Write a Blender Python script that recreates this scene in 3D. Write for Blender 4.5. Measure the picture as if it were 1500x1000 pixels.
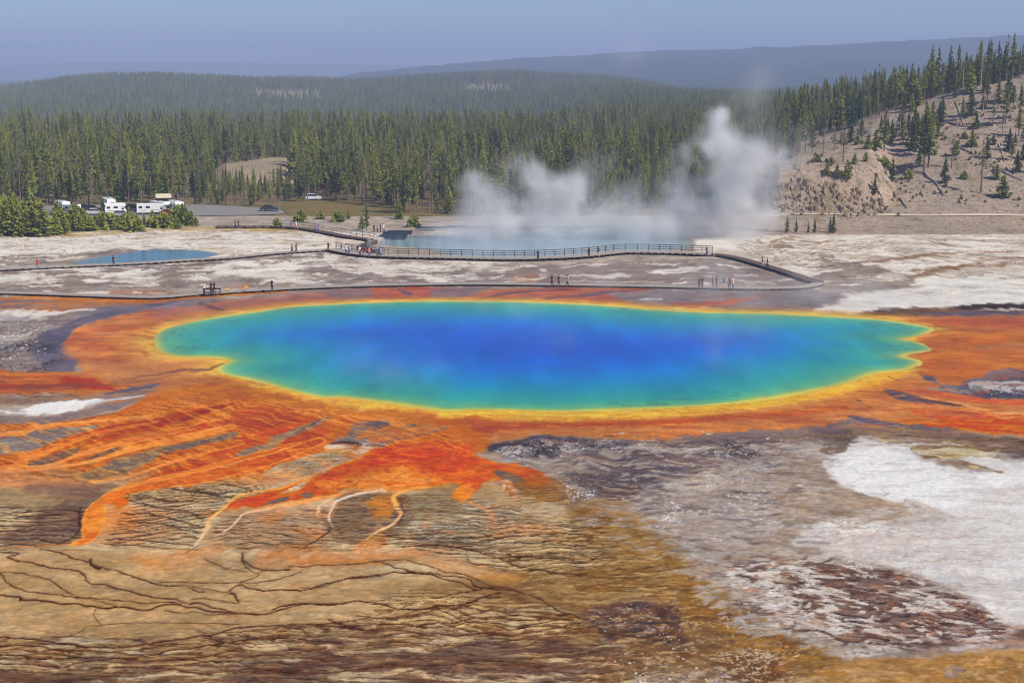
import bpy, bmesh, math, random
import numpy as np
from mathutils import Vector, Matrix, Euler
random.seed(7); RNG = np.random.default_rng(11)
R = math.radians
for o in list(bpy.data.objects): bpy.data.objects.remove(o)
SC = bpy.context.scene
COL = SC.collection
# ---------------------------------------------------------------- camera
cam_d = bpy.data.cameras.new('camera'); CAM = bpy.data.objects.new('camera', cam_d); COL.objects.link(CAM)
cam_d.sensor_width = 36.0; cam_d.lens = 36.0 * 2200.0 / 1500.0
cam_d.clip_start = 1.0; cam_d.clip_end = 60000.0
CAM.location = (0, 0, 33.5)
CAM.rotation_euler = (R(90) - math.atan(400.0 / 2200.0), 0, 0)
SC.camera = CAM
# ---------------------------------------------------------------- sky and sun (sun high on the right, behind the viewer)
SUN_EL, SUN_AZ = R(44), R(122)          # azimuth clockwise from +Y (the view direction)
W = bpy.data.worlds.new('World'); SC.world = W; W.use_nodes = True
nt = W.node_tree; nt.nodes.clear()
sky = nt.nodes.new('ShaderNodeTexSky'); sky.sky_type = 'NISHITA'; sky.sun_disc = False
sky.sun_elevation = SUN_EL; sky.sun_rotation = SUN_AZ
sky.altitude = 2200; sky.air_density = 1.0; sky.dust_density = 0.7; sky.ozone_density = 7.0
bg = nt.nodes.new('ShaderNodeBackground'); bg.inputs[1].default_value = 0.10
wo = nt.nodes.new('ShaderNodeOutputWorld')
nt.links.new(sky.outputs[0], bg.inputs[0]); nt.links.new(bg.outputs[0], wo.inputs[0])
sl = bpy.data.lights.new('sun', 'SUN'); sl.energy = 4.9; sl.angle = R(0.53); sl.color = (1.0, 0.93, 0.82)
SUN = bpy.data.objects.new('sun', sl); COL.objects.link(SUN)
_sd = Vector((math.sin(SUN_AZ) * math.cos(SUN_EL), math.cos(SUN_AZ) * math.cos(SUN_EL), math.sin(SUN_EL)))
SUN.rotation_euler = _sd.to_track_quat('Z', 'Y').to_euler(); SUN.location = (150, -60, 160)
vs = SC.view_settings; vs.view_transform = 'Standard'; vs.look = 'None'; vs.exposure = 0.0; vs.gamma = 1.0; vs.use_curve_mapping = False
cy = SC.cycles
cy.use_denoising = True; cy.max_bounces = 4; cy.diffuse_bounces = 2; cy.glossy_bounces = 2; cy.transparent_max_bounces = 8
cy.volume_bounces = 2; cy.volume_step_rate = 2.0; cy.volume_max_steps = 96; cy.filter_width = 1.05; cy.caustics_reflective = False; cy.caustics_refractive = False

# ---------------------------------------------------------------- survey of the basin floor
FPX, CXP, CYP, HOR, EYE = 2200.0, 750.0, 500.0, 100.0, 33.5
PITCH = math.atan((CYP - HOR) / FPX)
_cp, _sp = math.cos(PITCH), math.sin(PITCH)
def ray(px, py):
    a, b = (px - CXP) / FPX, (CYP - py) / FPX
    return a, _cp + b * _sp, -_sp + b * _cp
def G(px, py, z=0.0):
    """traced point of the photograph -> place on the ground (metres)"""
    a, b, c = ray(px, py)
    t = (z - EYE) / c
    return a * t, b * t
def at_depth(px, py, Y):
    a, b, c = ray(px, py)
    t = Y / b
    return a * t, Y, EYE + c * t
def to_px(x, y, z):
    dz = z - EYE
    w = y * _cp - dz * _sp
    return CXP + FPX * x / w, CYP - FPX * (y * _sp + dz * _cp) / w

def _hash(i, j, s):
    h = (i.astype(np.uint32) * np.uint32(374761393)) ^ (j.astype(np.uint32) * np.uint32(668265263)) ^ np.uint32((s * 2246822519 + 3266489917) & 0xffffffff)
    h = (h ^ (h >> np.uint32(13))) * np.uint32(1274126177)
    h = h ^ (h >> np.uint32(16))
    return (h & np.uint32(0xffff)).astype(np.float32) * np.float32(1 / 65535.0)
def vnoise(x, y, s=0):
    x = np.asarray(x, np.float32); y = np.asarray(y, np.float32)
    xi = np.floor(x); yi = np.floor(y)
    fx = x - xi; fy = y - yi
    fx = fx * fx * (3 - 2 * fx); fy = fy * fy * (3 - 2 * fy)
    i = xi.astype(np.int32); j = yi.astype(np.int32)
    a = _hash(i, j, s); b = _hash(i + 1, j, s); c = _hash(i, j + 1, s); d = _hash(i + 1, j + 1, s)
    return a + (b - a) * fx + (c - a) * fy + (a - b - c + d) * fx * fy
def fbm(x, y, o=3, s=0):
    v = 0.0; a = 0.5; t = 0.0
    for k in range(o):
        v = v + a * vnoise(x, y, s + 17 * k); t += a
        a *= 0.5; x = x * 2.03 + 7.1; y = y * 2.03 - 3.7
    return v / t
def sstep(a, b, x):
    t = np.clip((x - a) / (b - a), 0, 1)
    return t * t * (3 - 2 * t)
def smooth_poly(p, closed=True, n=4):
    p = np.asarray(p, float); m = len(p); out = []
    rng_ = range(m) if closed else range(m - 1)
    for i in rng_:
        if closed:
            p0, p1, p2, p3 = p[(i - 1) % m], p[i], p[(i + 1) % m], p[(i + 2) % m]
        else:
            p0, p1, p2, p3 = p[max(i - 1, 0)], p[i], p[i + 1], p[min(i + 2, m - 1)]
        for k in range(n):
            t = k / n
            out.append(0.5 * ((2 * p1) + (-p0 + p2) * t + (2 * p0 - 5 * p1 + 4 * p2 - p3) * t * t + (-p0 + 3 * p1 - 3 * p2 + p3) * t ** 3))
    if not closed: out.append(p[-1])
    return np.array(out)
def sdf_poly(x, y, P):
    """signed distance, positive inside"""
    d2 = np.full(x.shape, 1e18, np.float32); ins = np.zeros(x.shape, bool)
    n = len(P)
    for i in range(n):
        ax, ay = P[i]; bx, by = P[(i + 1) % n]
        ex, ey = bx - ax, by - ay
        L = ex * ex + ey * ey
        if L < 1e-12: continue
        t = np.clip(((x - ax) * ex + (y - ay) * ey) / L, 0, 1)
        dx = x - ax - t * ex; dy = y - ay - t * ey
        np.minimum(d2, dx * dx + dy * dy, out=d2)
        if ay != by:
            ins ^= ((ay > y) != (by > y)) & (x < ax + (y - ay) * (ex / ey))
    d = np.sqrt(d2)
    return np.where(ins, d, -d)
def dist_line(x, y, P, W):
    """distance to a polyline minus its local half-width (negative inside); also position along it"""
    best = np.full(x.shape, 1e9, np.float32); al = np.zeros(x.shape, np.float32); side = np.zeros(x.shape, np.float32)
    n = len(P) - 1
    for i in range(n):
        ax, ay = P[i]; ex, ey = P[i + 1][0] - ax, P[i + 1][1] - ay
        L = ex * ex + ey * ey
        if L < 1e-12: continue
        t = np.clip(((x - ax) * ex + (y - ay) * ey) / L, 0, 1)
        dx = x - ax - t * ex; dy = y - ay - t * ey
        w = W[i] + (W[i + 1] - W[i]) * t
        d = np.sqrt(dx * dx + dy * dy) - w
        m = d < best
        best = np.where(m, d, best); al = np.where(m, (i + t) / n, al)
        side = np.where(m, (dx * ey - dy * ex) / math.sqrt(L), side)
    return best, al, side
def S(c): return np.array(c, np.float32) / 255.0

class Painter:
    def __init__(s, X, Y):
        s.X = X.astype(np.float32); s.Y = Y.astype(np.float32)
        n = X.shape[0]
        s.C = np.zeros((n, 3), np.float32); s.wet = np.zeros(n, np.float32); s.ter = np.full(n, .12, np.float32); s.z = np.zeros(n, np.float32)
        s.w1 = fbm(s.X / 3.0, s.Y / 9.0, 2, 1) - .5; s.w2 = fbm(s.X / 3.0, s.Y / 9.0, 2, 2) - .5
        s.f1 = fbm(s.X / .9, s.Y / 2.6, 5, 3) - .5; s.f2 = fbm(s.X / .9, s.Y / 2.6, 5, 4) - .5
    def _q(s, pts, marg, wob, fine):
        g = np.array([G(*p) for p in pts])
        yc = float(np.exp(np.mean(np.log(g[:, 1]))))
        ux = yc / FPX * 1.01; uy = yc * yc / (FPX * EYE)          # brush size in metres across / along
        P = np.stack([g[:, 0] / ux, g[:, 1] / uy], 1)
        lo = P.min(0) - marg; hi = P.max(0) + marg
        m = (s.X > lo[0] * ux) & (s.X < hi[0] * ux) & (s.Y > lo[1] * uy) & (s.Y < hi[1] * uy)
        idx = np.nonzero(m)[0]
        x = s.X[idx] / ux; y = s.Y[idx] / uy
        x = x + 3.0 * wob * s.w1[idx] * 2 + 5.0 * fine * s.f1[idx]; y = y + wob * s.w2[idx] * 2 + fine * s.f2[idx] * 3
        return P, idx, x, y
    def put(s, idx, a, col, wet=None):
        a = a[:, None]
        c = S(col) if not isinstance(col, np.ndarray) else col
        s.C[idx] = s.C[idx] * (1 - a) + c * a
        if wet is not None:
            s.wet[idx] = s.wet[idx] * (1 - a[:, 0]) + wet * a[:, 0]
    def fill(s, pts, col, soft=3, wob=4, fine=3, op=1.0, col2=None, ns=(40, 8), th=None, wet=None, sm=4, seed=0):
        """an area of one kind of ground; col2 mottles it with patches of noise cell ns (brush units)"""
        P, idx, x, y = s._q(smooth_poly(pts, True, sm) if sm > 1 else pts, soft + wob * 2 + fine * 2 + 4, wob, fine)
        if len(idx) == 0: return
        a = sstep(-soft, soft, sdf_poly(x, y, P)) * op
        k = a > .002; idx = idx[k]; x = x[k]; y = y[k]; a = a[k]
        if col2 is not None:
            n = fbm(x / ns[0], y / ns[1], 4, 50 + seed)
            t = sstep(*(th or (.35, .65)), n)[:, None]
            c = S(col) * (1 - t) + S(col2) * t
        else: c = S(col)
        s.put(idx, a, np.asarray(c), wet)
    def stream(s, pts, w, col, edge=None, core=None, soft=1.6, wob=2.0, fine=1.3, op=1.0, ew=2.0, wet=None, ns=(25, 3), seed=0):
        """a flow of coloured mat: w half-widths, edge colour along the margins, core colour upstream list"""
        pp = smooth_poly(pts, False, 5)
        ww = np.interp(np.linspace(0, 1, len(pp)), np.linspace(0, 1, len(w)), w) if not np.isscalar(w) else np.full(len(pp), w)
        P, idx, x, y = s._q(pp, soft + max(ww) + wob * 2 + fine * 2 + 4, wob, fine)
        if len(idx) == 0: return
        d, al, side = dist_line(x, y, P, ww)
        a = sstep(soft, -soft, d) * op
        k = a > .002; idx = idx[k]; x = x[k]; y = y[k]; a = a[k]; d = d[k]; al = al[k]
        s.ter[idx] = s.ter[idx] * (1 - a) + .12 * a
        if isinstance(col, list):
            cs = np.array([S(c) for c in col]); u = al * (len(cs) - 1)
            c = np.stack([np.interp(u, range(len(cs)), cs[:, j]) for j in range(3)], 1)
        else: c = np.repeat(S(col)[None], len(idx), 0)
        if core is not None:
            n = sstep(.42, .62, fbm(x / ns[0], y / ns[1], 4, 80 + seed))[:, None] * sstep(0, 4, -d)[:, None]
            c = c * (1 - n) + S(core) * n
        if edge is not None:
            e = sstep(-ew - 1.2, -ew * .3, d)[:, None]
            c = c * (1 - e) + S(edge) * e
        s.put(idx, a, c.astype(np.float32), wet)
    def crack(s, pts, w=1.0, col=(64, 30, 12), op=.97, wob=1.2, fine=1.8, soft=1.0, halo=0.0, depth=.05):
        pp = smooth_poly(pts, False, 4)
        ww = np.full(len(pp), w) if np.isscalar(w) else np.interp(np.linspace(0, 1, len(pp)), np.linspace(0, 1, len(w)), w)
        P, idx, x, y = s._q(pp, soft + max(ww) + wob * 2 + fine * 2 + 8, wob, fine)
        if len(idx) == 0: return
        d, al, side = dist_line(x, y, P, ww)
        v = .8 + .6 * (vnoise(x / 14, y / 5, 9) - .25)
        a = np.clip(sstep(soft, -soft, d) * op * v, 0, 1)
        if halo: a = np.maximum(a, .4 * halo * sstep(7, 0, d))
        s.put(idx, a, S(col)); s.z[idx] -= depth * a
    def hatch(s, pts, sp=6, col=(80, 50, 30), op=.8, tilt=0.0, soft=8, wob=4, duty=.3, bend=1.6, long=70, seed=0, light=None, br=.45, fine=1.5):
        """fine parallel terrace edges inside an area"""
        P, idx, x, y = s._q(smooth_poly(pts), soft + wob * 2 + 6, wob, fine)
        if len(idx) == 0: return
        a = sstep(-soft, soft, sdf_poly(x, y, P))
        k = a > .01; idx = idx[k]; x = x[k]; y = y[k]; a = a[k]
        s.ter[idx] = np.maximum(s.ter[idx], a * op)
        h = (y + tilt * x) / sp + bend * 1.7 * (fbm(x / (long * 1.6), y / (sp * 5.0), 2, 120 + seed) - .5) + .5 * (vnoise(x / 34, y / (sp * 1.6), 140 + seed) - .5) + .22 * (vnoise(x / 8, y / 4, 141 + seed) - .5)
        cell = np.floor(h); fr = h - cell
        j = (cell.astype(np.int64) * 7919 + 13).astype(np.int32)
        wv = vnoise(x / long * 1.7 + cell * 5.37, cell * 3.1, 160 + seed)
        du = .8 * duty * (.1 + 1.1 * wv * wv + .25 * vnoise(x / 25, y / 3, 150 + seed))
        tri = np.abs(fr - .5) * 2
        ln = sstep(1 - du - .22, 1 - du * .4, tri) * sstep(br - .3, br + .15, wv + .25 * vnoise(x / 20, y / 6, 170 + seed))
        if light is not None:
            li = sstep(.35, 0, np.abs(fr - .78)) * sstep(.4, .7, vnoise(x / 30 + cell * 2.2, cell * 1.7, 190 + seed))
            s.put(idx, a * li * .6 * vnoise(x / 12, y / 3, 195 + seed), light)
        s.put(idx, a * ln * op, S(col)); s.z[idx] -= .04 * a * ln
    def lens(s, pts, col, ns=(40, 5), tilt=0.0, th=(.55, .68), op=.8, soft=8, wob=5, seed=0, warp=6.0):
        """long flat patches drawn out along one direction"""
        P, idx, x, y = s._q(smooth_poly(pts), soft + wob * 2 + 6, wob, 1.2)
        if len(idx) == 0: return
        a = sstep(-soft, soft, sdf_poly(x, y, P)); k = a > .01; idx = idx[k]; x = x[k]; y = y[k]; a = a[k]
        yy = y + tilt * x + warp * (fbm(x / 70, y / 20, 2, 270 + seed) - .5)
        n = fbm(x / (ns[0] * .62) + 3 * (vnoise(x / 90, y / 15, 280 + seed)), yy / ns[1], 4, 290 + seed)
        s.put(idx, a * op * sstep(th[0], th[1], n), S(col))
    def speck(s, pts, col, dens=.6, cell=(4, 2), soft=6, wob=5, op=1.0, seed=0, ww=.05):
        P, idx, x, y = s._q(smooth_poly(pts), soft + wob * 2 + 4, wob, 3)
        if len(idx) == 0: return
        a = sstep(-soft, soft, sdf_poly(x, y, P))
        n = .5 * vnoise(x / cell[0] * 1.3, y / cell[1] * 1.3, 210 + seed) + .5 * vnoise(x / cell[0] * 2.7, y / cell[1] * 2.7, 230 + seed)
        big = fbm(x / (cell[0] * 8), y / (cell[1] * 8), 2, 250 + seed)
        s.put(idx, a * op * sstep(dens - ww, dens + ww, n + .9 * (big - .5) - .05) * (.55 + .45 * vnoise(x / 3, y / 1.5, 260 + seed)), S(col))

POOL = [(228,500),(232,490),(247,481),(290,470),(335,462),(385,455),(433,449),(500,445),(560,442.5),(640,441),(760,442),(850,445),(900,448),(960,453),(1040,457),(1130,459),(1230,464),(1290,468),(1330,474),(1362,480),(1364,485),(1345,491),(1325,496),(1346,502),(1361,509),(1358,514),(1322,521),(1344,527),(1347,533),(1325,541),(1280,547),(1237,561),(1195,571),(1150,581),(1080,590),(1000,596),(900,601),(850,602.5),(760,600),(700,599.5),(655,601.5),(610,597),(550,588),(502,581),(472,581),(433,573),(397,563),(353,553),(327,547),(322,538),(338,528.5),(307,523),(267,522),(240,516)]
PW = np.array([G(*p) for p in smooth_poly(POOL, True, 3)])
def pool_colour(X, Y, d):
    """colour of the great spring by distance d (m) inside (+) or outside (-) its rim"""
    n = fbm(X / 9., Y / 14., 3, 300) - .5; n2 = fbm(X / 2.5, Y / 6., 3, 310) - .5
    dd = d * (1 + .14 * n) + n * 2.0 + n2 * 1.2 * np.clip(d / 4, 0, 1)
    key = [0, .45, 1.3, 4.0, 8.5, 13.5, 19, 25, 32, 45]
    col = np.array([(220,200,66),(170,186,80),(98,172,120),(50,158,144),(24,146,164),(4,130,188),(0,112,204),(0,94,206),(0,80,198),(0,72,190)], np.float32) / 255
    c = np.stack([np.interp(dd, key, col[:, j]) for j in range(3)], 1)
    led = np.abs(fbm(X / 3.2, Y / 3.0, 3, 330) - .5); lg = sstep(.035, .0, led) * sstep(.5, 1.5, d) * sstep(9, 3, d) * .2 * sstep(.5, .62, fbm(X / 14, Y / 14, 2, 331))
    dk = (.88 + .24 * fbm(X / 3., Y / 11., 4, 320) - lg)[:, None]
    return (c * dk).astype(np.float32)
CRATER = [(556,352),(572,345),(620,342),(700,339),(800,338),(900,338),(985,342),(1012,350),(1016,360),(985,366),(915,366),(880,370),(800,376),(720,377),(660,374),(640,368),(610,363),(580,360),(556,358)]
SMALL = [(112,383),(140,377),(175,372),(205,367),(240,365.5),(290,367),(318,372),(300,377),(262,381),(225,384),(185,387),(150,387.5),(120,387)]
def paint_basin(p):
    X, Y = p.X, p.Y
    # --- bare sinter and mud everywhere
    n = fbm(X / 6., Y / 10., 4, 11)[:, None]; n2 = fbm(X / 1.2, Y / 2.5, 3, 12)[:, None]
    p.C[:] = S((150,134,120)) * (1 - n) + S((186,172,158)) * n
    p.C *= (.9 + .2 * n2)
    WHITE, PALE, MUD, MUDP = (226,219,208), (206,190,168), (137,121,113), (122,106,106)
    TAN, BRN, GOLD = (176,141,96), (118,80,54), (150,105,42)
    OR, ORL, RED, DRED, PEACH, YEL = (222,112,34), (240,150,58), (200,62,20), (158,44,18), (212,142,92), (240,186,62)
    # --- far flat on the left: white crust, then mud
    p.fill([(-330,335),(120,336),(300,338),(480,336),(560,345),(520,362),(470,371),(330,382),(180,392),(-330,402)], PALE, 5, 3, 2, col2=WHITE, ns=(60,6), th=(.3,.6))
    p.fill([(-330,343),(60,346),(170,352),(240,350),(330,358),(250,366),(160,368),(90,376),(-330,378)], WHITE, 4, 3, 2, op=.8)
    p.hatch([(-330,338),(300,338),(500,345),(440,366),(300,370),(120,366),(-330,372)], 5, (150,128,104), .55, 0, 4, 3, .4, 2.5, 60, 1)
    p.fill([(-330,337),(110,337),(280,333),(440,330),(450,338),(300,338),(200,340),(100,346),(-330,346)], (176,142,74), 2, 2, 2, op=.75, col2=(198,172,120), ns=(30,5))
    p.fill([(95,372),(180,364),(240,366),(165,386),(60,392),(-330,386),(-330,378)], MUD, 3, 3, 2, col2=(160,146,130), ns=(50,5))
    p.fill([(-330,398),(150,391),(330,381),(470,371),(560,380),(640,385),(660,396),(640,412),(500,420),(380,425),(290,432),(150,434),(-330,428)], WHITE, 3, 3, 3, col2=MUD, ns=(70,6), th=(.36,.5), seed=2)
    p.fill([(-330,402),(60,404),(130,400),(210,408),(330,404),(400,400),(420,416),(300,431),(200,435),(90,433),(-330,428)], MUD, 5, 4, 3, col2=(150,135,125), ns=(60,7), op=.8, seed=3)
    p.fill([(-330,402),(20,403),(45,408),(20,414),(-330,413)], WHITE, 2, 4, 3, op=.8); p.fill([(120,410),(150,408),(165,411),(140,414)], WHITE, 1.5, 2, 2); p.fill([(170,412),(200,410),(240,413),(205,416)], WHITE, 1.5, 2, 2)
    p.fill([(300,388),(360,392),(440,400),(450,410),(400,412),(330,402)], WHITE, 3, 3, 3, op=.8)
    # mud flat behind the spring
    p.fill([(400,418),(500,400),(560,393),(700,391),(850,386),(1000,381),(1080,384),(1190,412),(1240,430),(1100,455),(900,450),(700,442),(500,445),(380,440)], MUD, 4, 4, 2, col2=(148,130,120), ns=(80,6), seed=4, wet=.5)
    for q in ([(480,372),(560,384),(640,386),(700,389),(640,396),(560,400),(500,396)], [(600,382),(720,384),(800,388),(740,392),(640,392)], [(715,396),(745,397),(735,400)]):
        p.fill(q, WHITE, 2, 3, 3, op=.9, col2=(170,152,138), ns=(40,5), th=(.5,.62))
    p.stream([(960,398),(1000,394),(1035,391)], [2,3,1.5], (214,206,196), wob=1); p.stream([(630,406),(650,411)], 1.2, WHITE); p.stream([(684,401),(694,402)], 1.4, WHITE)
    p.stream([(1050,388),(1080,390)], 1.5, WHITE); p.stream([(1080,403),(1110,404)], 1.3, (205,195,185)); p.stream([(1090,413),(1130,415)], 1.2, (200,188,178))
    p.fill([(750,405),(780,402),(790,410),(760,414)], (186,120,70), 3, 2, 2, op=.5); p.fill([(150,428),(200,424),(260,430),(200,434)], (190,120,80), 4, 2, 2, op=.5); p.fill([(340,420),(360,416),(370,422),(350,425)], (190,110,70), 3, 2, 2, op=.5)
    # --- far right: white crust with runnels
    p.fill([(1020,352),(1150,345),(1830,350),(1830,452),(1400,455),(1290,458),(1200,455),(1120,455),(1190,428),(1180,405),(1100,385),(1030,372)], (196,182,164), 5, 4, 3, col2=(222,214,202), ns=(90,7), th=(.35,.6), seed=5)
    p.fill([(1150,350),(1240,352),(1180,366),(1230,378),(1200,400),(1170,392),(1130,374)], (150,125,98), 5, 5, 4, op=.7, col2=(214,205,190), ns=(22,4), th=(.42,.55), seed=6)
    p.fill([(1190,396),(1230,380),(1290,392),(1340,410),(1320,425),(1270,430),(1210,425)], (138,122,112), 4, 4, 3, col2=(160,144,132), ns=(60,6))
    p.fill([(1280,404),(1305,400),(1330,404),(1300,408)], WHITE, 2, 2, 2); p.fill([(1275,388),(1340,380),(1450,377),(1500,380),(1420,390),(1340,392)], WHITE, 3, 3, 2)
    for q in ([(1270,386),(1360,373),(1440,370),(1830,374)], [(1340,398),(1420,388),(1480,378),(1830,374)], [(1330,408),(1380,396),(1450,388),(1830,372)]):
        p.stream(q, [2,1.5,2,2.5], (140,104,76), wob=2, op=.8)
    p.hatch([(1180,350),(1830,352),(1830,380),(1350,384),(1230,390),(1160,380)], 6, (146,116,90), .75, .03, 5, 3, .35, 3, 80, 4)
    p.hatch([(1080,352),(1200,350),(1240,380),(1180,400),(1100,372)], 5, (128,100,74), .7, -.03, 5, 3, .4, 3, 40, 14)
    p.speck([(1370,405),(1450,398),(1830,405),(1830,420),(1400,418)], (130,112,100), .66, (5,2), seed=1)
    p.fill([(1130,452),(1180,438),(1260,430),(1330,424),(1400,405),(1830,400),(1830,448),(1470,446),(1360,452),(1250,458),(1170,459)], (224,220,212), 4, 4, 2, col2=(208,202,194), ns=(80,5))
    # dark shore of the right side
    p.fill([(1250,460),(1300,452),(1380,452),(1440,446),(1830,444),(1830,462),(1440,462),(1330,464)], (118,84,62), 3, 3, 3, col2=(76,58,54), ns=(40,5), seed=8)
    p.fill([(1395,450),(1450,445),(1830,443),(1830,450),(1470,452)], (52,42,46), 2, 2, 3, op=.9); p.fill([(1470,452),(1830,449),(1830,456),(1490,456)], (200,192,184), 2, 2, 3, op=.9)
    p.fill([(1380,464),(1420,456),(1830,455),(1830,463)], (92,76,88), 2, 2, 2, wet=.8)
    # --- halo of orange mat round the spring
    p.fill([(1230,464),(1330,463),(1440,463),(1830,462),(1830,640),(1480,636),(1400,632),(1320,628),(1240,636),(1100,641),(950,645),(800,638),(700,650),(560,640),(400,640),(300,640),(200,600),(120,575),(60,545),(95,520),(95,495),(130,475),(220,456),(320,442),(480,432),(560,424),(760,424),(950,424),(1000,440),(1040,452),(1100,456)], (196,106,56), 4, 3, 3, col2=(206,126,70), ns=(70,10), wet=.8, seed=9)
    d = p.dpool
    # mud and red lobes between boardwalk and spring
    p.fill([(-330,436),(150,437),(300,434),(250,442),(200,450),(130,455),(-330,450)], (140,112,102), 3, 3, 2, col2=(178,112,74), ns=(80,4), th=(.45,.6), wet=.6)
    p.stream([(-330,434),(120,438),(220,440),(330,432),(420,427)], [2,2.5,4,3,1.5], (205,110,50), wob=2, op=.85, wet=.7)
    p.fill([(150,470),(250,452),(330,442),(420,432),(500,428),(560,424),(540,440),(430,447),(340,459),(250,476),(200,480)], (178,92,70), 4, 3, 2, col2=(168,104,84), ns=(70,5), wet=.85)
    p.fill([(120,455),(200,446),(290,437),(330,440),(270,450),(190,462),(130,474),(110,474)], (112,98,104), 3, 3, 2, col2=(140,110,104), ns=(60,4), wet=.85)
    p.stream([(290,445),(310,450),(330,455)], [1,1.6,.8], (90,60,56), op=.8); p.stream([(360,447),(400,440),(440,434)], [.8,1.2,.8], (110,70,60), op=.6)
    for q in ([(500,424),(620,420),(690,424),(640,436),(560,440),(510,436)], [(690,436),(740,426),(800,422),(900,421),(960,424),(900,434),(960,440),(860,446),(740,442)]):
        p.fill(q, (176,78,56), 3, 3, 2, col2=(190,92,58), ns=(50,4), wet=.85)
    p.fill([(470,422),(540,420),(550,436),(500,440)], (130,104,98), 4, 3, 2, op=.8, wet=.8); p.fill([(640,422),(720,420),(690,432),(660,440),(630,436)], (128,108,104), 4, 3, 2, op=.85, wet=.8)
    for q, w in (([(690,441),(730,432),(790,426),(850,424)], [1.2,1.8,1.5,.6]), ([(700,441),(760,438),(800,441)], [.8,1.5,.6]), ([(800,438),(850,433),(900,428),(960,424)], [1.2,2.2,1.8,.8]), ([(585,424),(600,432),(590,438)], [1.5,2.5,1])):
        p.stream(q, w, (88,58,54), wob=1, op=.85, wet=.9)
    p.fill([(900,432),(950,426),(1040,424),(1180,424),(1240,432),(1190,452),(1100,456),(1000,454),(940,446)], (140,122,116), 4, 4, 2, col2=(128,110,106), ns=(60,4), wet=.85, seed=10)
    p.stream([(905,438),(940,436),(960,437)], [1.5,2.5,1], (104,92,98), op=.8); p.stream([(940,438),(970,437)], 1.0, (214,208,200)); p.stream([(990,453),(1020,451),(1060,452)], [1.4,1.2,.5], WHITE, op=.8)
    p.fill([(985,446),(1040,440),(1110,438),(1060,446),(1010,452)], (176,84,62), 2.5, 3, 2, op=.8, wet=.8); p.stream([(1060,444),(1100,437),(1130,436)], 1.5, (186,110,84), op=.6)
    # left shoulder
    p.fill([(95,500),(110,482),(160,466),(240,452),(220,470),(205,492),(215,515),(180,530),(130,528),(105,516)], (196,98,62), 5, 3, 3, col2=(210,126,80), ns=(60,7), wet=.7)
    p.fill([(-330,470),(40,462),(120,455),(150,462),(95,480),(68,492),(60,505),(85,520),(110,532),(80,545),(-330,540)], (128,112,110), 3, 4, 3, col2=(150,138,130), ns=(20,4))
    p.fill([(60,488),(90,478),(130,462),(210,446),(260,441),(225,450),(160,464),(110,482),(95,498),(98,515),(118,528),(100,545),(70,538),(40,515)], (92,84,100), 3, 3, 2, col2=(112,100,110), ns=(40,6), wet=.6)
    p.speck([(-330,470),(50,468),(90,475),(58,490),(60,510),(-330,530)], (196,190,186), .58, (6,2.2), seed=2); p.speck([(-330,500),(50,500),(95,530),(60,545),(-330,538)], (60,54,64), .56, (6,2.2), seed=3)
    p.fill([(-330,456),(40,454),(105,456),(60,464),(40,470),(-330,470)], WHITE, 2, 3, 3, op=.9, col2=(176,168,162), ns=(40,4), th=(.5,.62)); p.stream([(75,457),(110,455),(135,454)], 1.4, (220,214,208))
    # red band and brown streaks below the left shoulder
    p.fill([(-330,545),(60,545),(120,552),(180,566),(160,574),(80,575),(-330,582)], (196,92,44), 4, 3, 2, col2=(212,120,60), ns=(90,4), wet=.6)
    p.stream([(-330,566),(30,566),(90,562),(130,566),(170,572)], [5,4,4,3,1], (160,50,24), wob=2, op=.85); p.stream([(90,553),(125,560),(165,570)], [3,5,2], (186,44,16), wob=2, op=.8)
    p.fill([(-330,582),(60,579),(150,576),(200,566),(232,560),(226,572),(190,582),(150,585),(60,592),(-330,606)], (132,112,104), 3, 3, 3, col2=(160,120,86), ns=(60,4))
    p.stream([(150,578),(190,571),(232,561)], [1,3,1.5], (90,80,92), wob=1.5, fine=3)
    # yellow rim of the spring
    nn = fbm(X / 3., Y / 5., 3, 31)
    rim = sstep(-9, -.3, d * (1 + .5 * (nn - .5)))
    back = sstep(214, 232, Y)
    k = (d > -11) & (d < 2); i = np.nonzero(k)[0]
    a = (rim * (1 - .45 * back))[i] * .9
    tt = sstep(-5.5, -.6, d[i] + 1.5 * (nn[i] - .5))[:, None]
    col = S((212,134,58)) * (1 - tt) + S((238,196,60)) * tt
    p.put(i, a * sstep(-9, -4, d[i]) * .85 + 0 * a, col.astype(np.float32), .6)
    # golden lower lip, widest along the near shore
    p.fill([(330,540),(400,566),(470,584),(560,592),(640,603),(760,602),(900,603),(1000,598),(1100,590),(1200,572),(1280,550),(1340,540),(1310,556),(1250,574),(1160,592),(1060,604),(940,613),(800,615),(660,614),(560,605),(460,600),(390,585),(330,560)], (230,166,34), 3, 2, 3, op=.8, col2=(238,190,50), ns=(40,5), wet=.5)
    p.speck([(600,606),(760,606),(900,608),(880,613),(760,615),(620,613)], (186,112,26), .55, (5,1.6), soft=3, wob=2, op=.6, seed=4)
    p.stream([(640,607),(760,606),(900,607),(1000,602)], [1.2,1.6,1.4,1], (244,208,70), op=.7)
    # red-orange band below the lip
    p.stream([(700,628),(780,622),(880,620),(980,618),(1080,611),(1180,604),(1240,596)], [7,5,4.5,4,4,3,2], (184,66,24), wob=1.5, soft=4, op=.85, wet=.6)
    p.fill([(640,616),(700,612),(740,620),(690,640),(640,650),(560,648),(560,640),(600,625)], (188,80,44), 5, 3, 3, op=.9, col2=(176,70,48), ns=(60,8), wet=.6)
    p.stream([(800,634),(900,638),(980,638),(1080,632),(1180,626),(1260,622)], [4,5,6,6,7,6], (216,120,58), wob=2, soft=4, op=.85)
    p.stream([(930,642),(960,643),(1000,640)], 2.5, (212,112,52), op=.8)
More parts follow.
